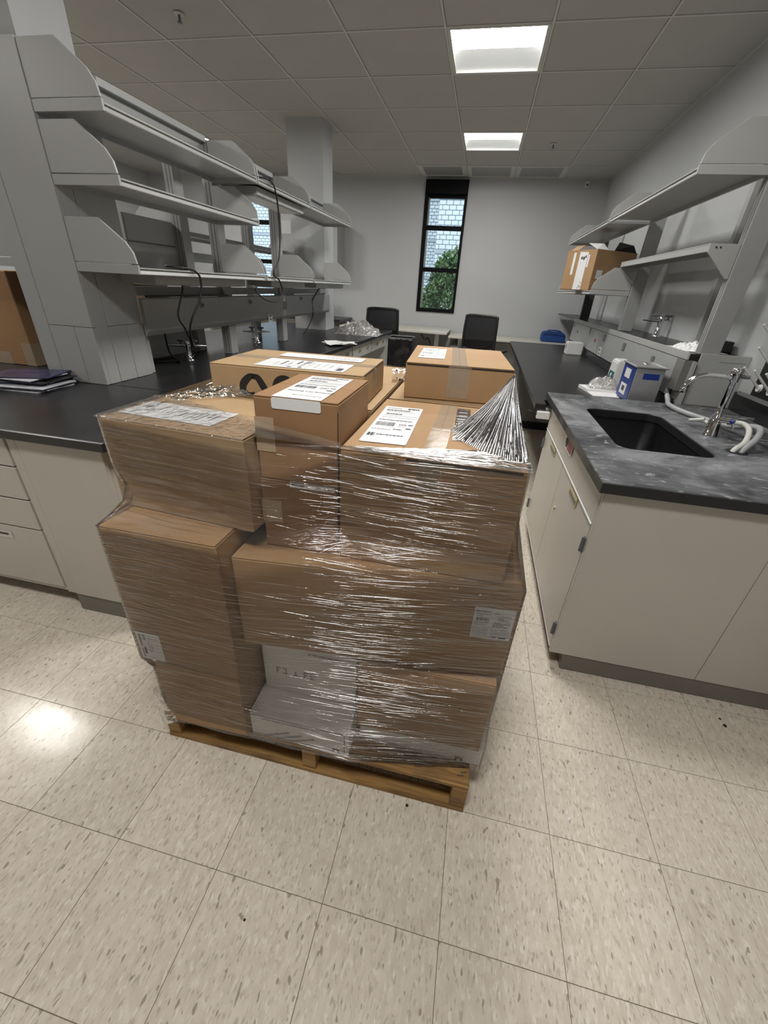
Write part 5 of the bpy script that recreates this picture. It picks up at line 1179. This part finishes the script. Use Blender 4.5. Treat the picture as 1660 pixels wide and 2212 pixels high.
# folded-over film on the left carton's top
def foldG(u, v):
    p = bG.p(-0.006+u*(bG.w+0.012), -0.008+v*0.20*(0.55+0.45*math.cos(u*1.6)), bG.z1)
    e = noise.noise(Vector((u*9, v*7, 4.2)))*0.6+noise.noise(Vector((u*22, v*18, 1.2)))*0.35
    p.z += 0.0025+0.006*max(0, v)*(1.0+e) if v > 0 else 0.0; return p
MB().grid(foldG, 60, 30).build('top_fold', 'film_crumpled', t)
def foldG2(u, v):
    a = bG.p(0.0, 0.16, 0); b = Vector((-0.575, 0.715, 0)); c_ = a*(1-u)+b*u
    e = noise.noise(Vector((u*10, v*8, 9.2)))+0.5*noise.noise(Vector((u*26, v*16, 2.2)))
    return Vector((c_.x-0.01+v*0.16*(0.5+0.5*u), c_.y+v*0.02, 1.110+0.022*math.sin(math.pi*v)*(0.4+0.6*u)*(1+0.6*e)+0.003))
MB().grid(foldG2, 50, 26).build('bunched_film', 'film_crumpled', t)
# film band over the two middle cartons' fronts
def band(u, v):
    x = -0.283+u*0.206; y = 0.402+0.0*u-(0.046*(1-u)**2 if u < 0.3 else 0)*0.0
    return Vector((x, 0.4035+0.0012*noise.noise(Vector((u*4, v*9, 0.3))), 1.104+v*(0.040-0.028*u)))
MB().grid(band, 30, 10).build('top_band', 'film_fold', t)
# crinkled film over the right carton's top front
def foldI(u, v):
    d = 0.016+0.085*math.sin(min(1, u*1.15)*math.pi*0.5)**1.5
    p = bI.p(-0.002+u*(bI.w+0.008), -0.009+v*d, bI.z1)
    e = noise.noise(Vector((u*3.0, v*16, 7.7)))
    p.z += 0.002+0.0045*(1+e)*math.sin(math.pi*min(1, v+0.12)); return p
MB().grid(foldI, 80, 36).build('top_fold', 'film_fold', t)
fc = MB()
for k in range(240):
    u0 = crn.random()**0.7; v0 = crn.uniform(0.02, 0.98); ln = crn.uniform(0.08, 0.30); pts = []
    for i in range(6):
        u = u0+ln*i/5
        if u > 1: break
        p = foldI(u, min(1, max(0, v0+0.10*(u-u0)*crn.gauss(0, 1)+0.01*i*crn.gauss(0, 1)))); p.z += 0.0015; pts.append(p)
    if len(pts) > 3: fc.tube(pts, [0.0004]+[crn.uniform(0.0006, 0.0016)]*(len(pts)-2)+[0.0004], 5, cap=False)
fc.build('fold_creases', 'film_crease', t, kind='stuff')
# pleated fan stretched up to the corner of the back carton
apex = bK.p(bK.w+0.004, 0.01, bK.z1-0.012)
base = catmull([bI.p(0.225, 0.215, 1.104), bI.p(0.255, 0.140, 1.106), bI.p(0.300, 0.085, 1.107), bI.p(0.352, 0.050, 1.107), bI.p(0.400, 0.030, 1.105), bI.p(0.412, 0.060, 1.070), bI.p(0.416, 0.100, 1.02)], 14)
def fan(u, v):
    i = u*(len(base)-1); k = min(int(i), len(base)-2); b = base[k]+(base[k+1]-base[k])*(i-k)
    p = apex+(b-apex)*v
    pl_ = math.sin(u*math.pi*2*30+1.5*math.sin(u*23))*0.0042*v**0.7*(1-v**8)
    sag = -0.018*math.sin(math.pi*v)*(1-0.5*u)
    return p+Vector((0.35*pl_, -0.4*pl_, pl_+sag))
MB().grid(fan, 420, 14).build('pleated_fan', 'film_fold', t)
fs_ = MB()
for k in range(110):
    u = crn.random()**0.9; du = crn.gauss(0, 0.015); a0, a1 = crn.uniform(0.0, 0.45), crn.uniform(0.6, 1.0); r_ = crn.uniform(0.0006, 0.0018); pts = []
    for i in range(9):
        v = a0+(a1-a0)*i/8; p = fan(min(1, max(0, u+du*v)), v); p += Vector((-0.0008, -0.0012, 0.0015)); pts.append(p)
    fs_.tube(pts, [r_*0.5+r_*0.8*i/8 for i in range(9)], 5, cap=False)
fs_.build('fan_strands', 'film_crease', t, kind='stuff')
# twisted tail at the lower left corner and loose roll between the back cartons
def tail(u, v):
    a = u*2*math.pi; r = 0.018+0.016*v+0.006*noise.noise(Vector((math.cos(a)*2, math.sin(a)*2, v*9)))
    return Vector((-0.650+0.02*v+r*math.cos(a)*0.9, 0.30+r*math.sin(a), 0.255-0.125*v+0.004*noise.noise(Vector((a, v*6, 2)))))
MB().grid(tail, 26, 20).build('twisted_tail', 'film_crumpled', t)
def roll(u, v):
    a = v*2*math.pi; r = 0.020+0.004*noise.noise(Vector((u*9, math.cos(a)*1.5, math.sin(a)*1.5)))
    return Vector((-0.115+u*0.10, 1.17+r*math.cos(a)+0.04*u, 1.124+r*math.sin(a)*1.1))
MB().grid(roll, 24, 18).build('loose_roll', 'film_crumpled', t)

# crumbs on the floor
for x, y, r_, mt, lab in ((1.330, 0.845, 0.006, 'logo_black', 'larger dark crumb on the floor in front of the sink cabinet'), (1.325, 0.873, 0.004, 'logo_black', 'smaller dark crumb on the floor in front of the sink cabinet'), (-0.180, -0.074, 0.0028, 'logo_black', 'tiny black speck on the open floor tile'), (0.178, 0.280, 0.004, 'logo_black', 'dark crumb beside the front edge of the pallet'), (0.675, 0.362, 0.005, 'paper', 'tiny white scrap on the floor right of the pallet')):
    MB().lathe((x, y, 0.0002), [(r_*1.2, 0), (r_, r_*0.5), (r_*0.4, r_*0.8)], 8).build('crumb', mt, label=lab, cat='debris', group='crumbs on the floor')
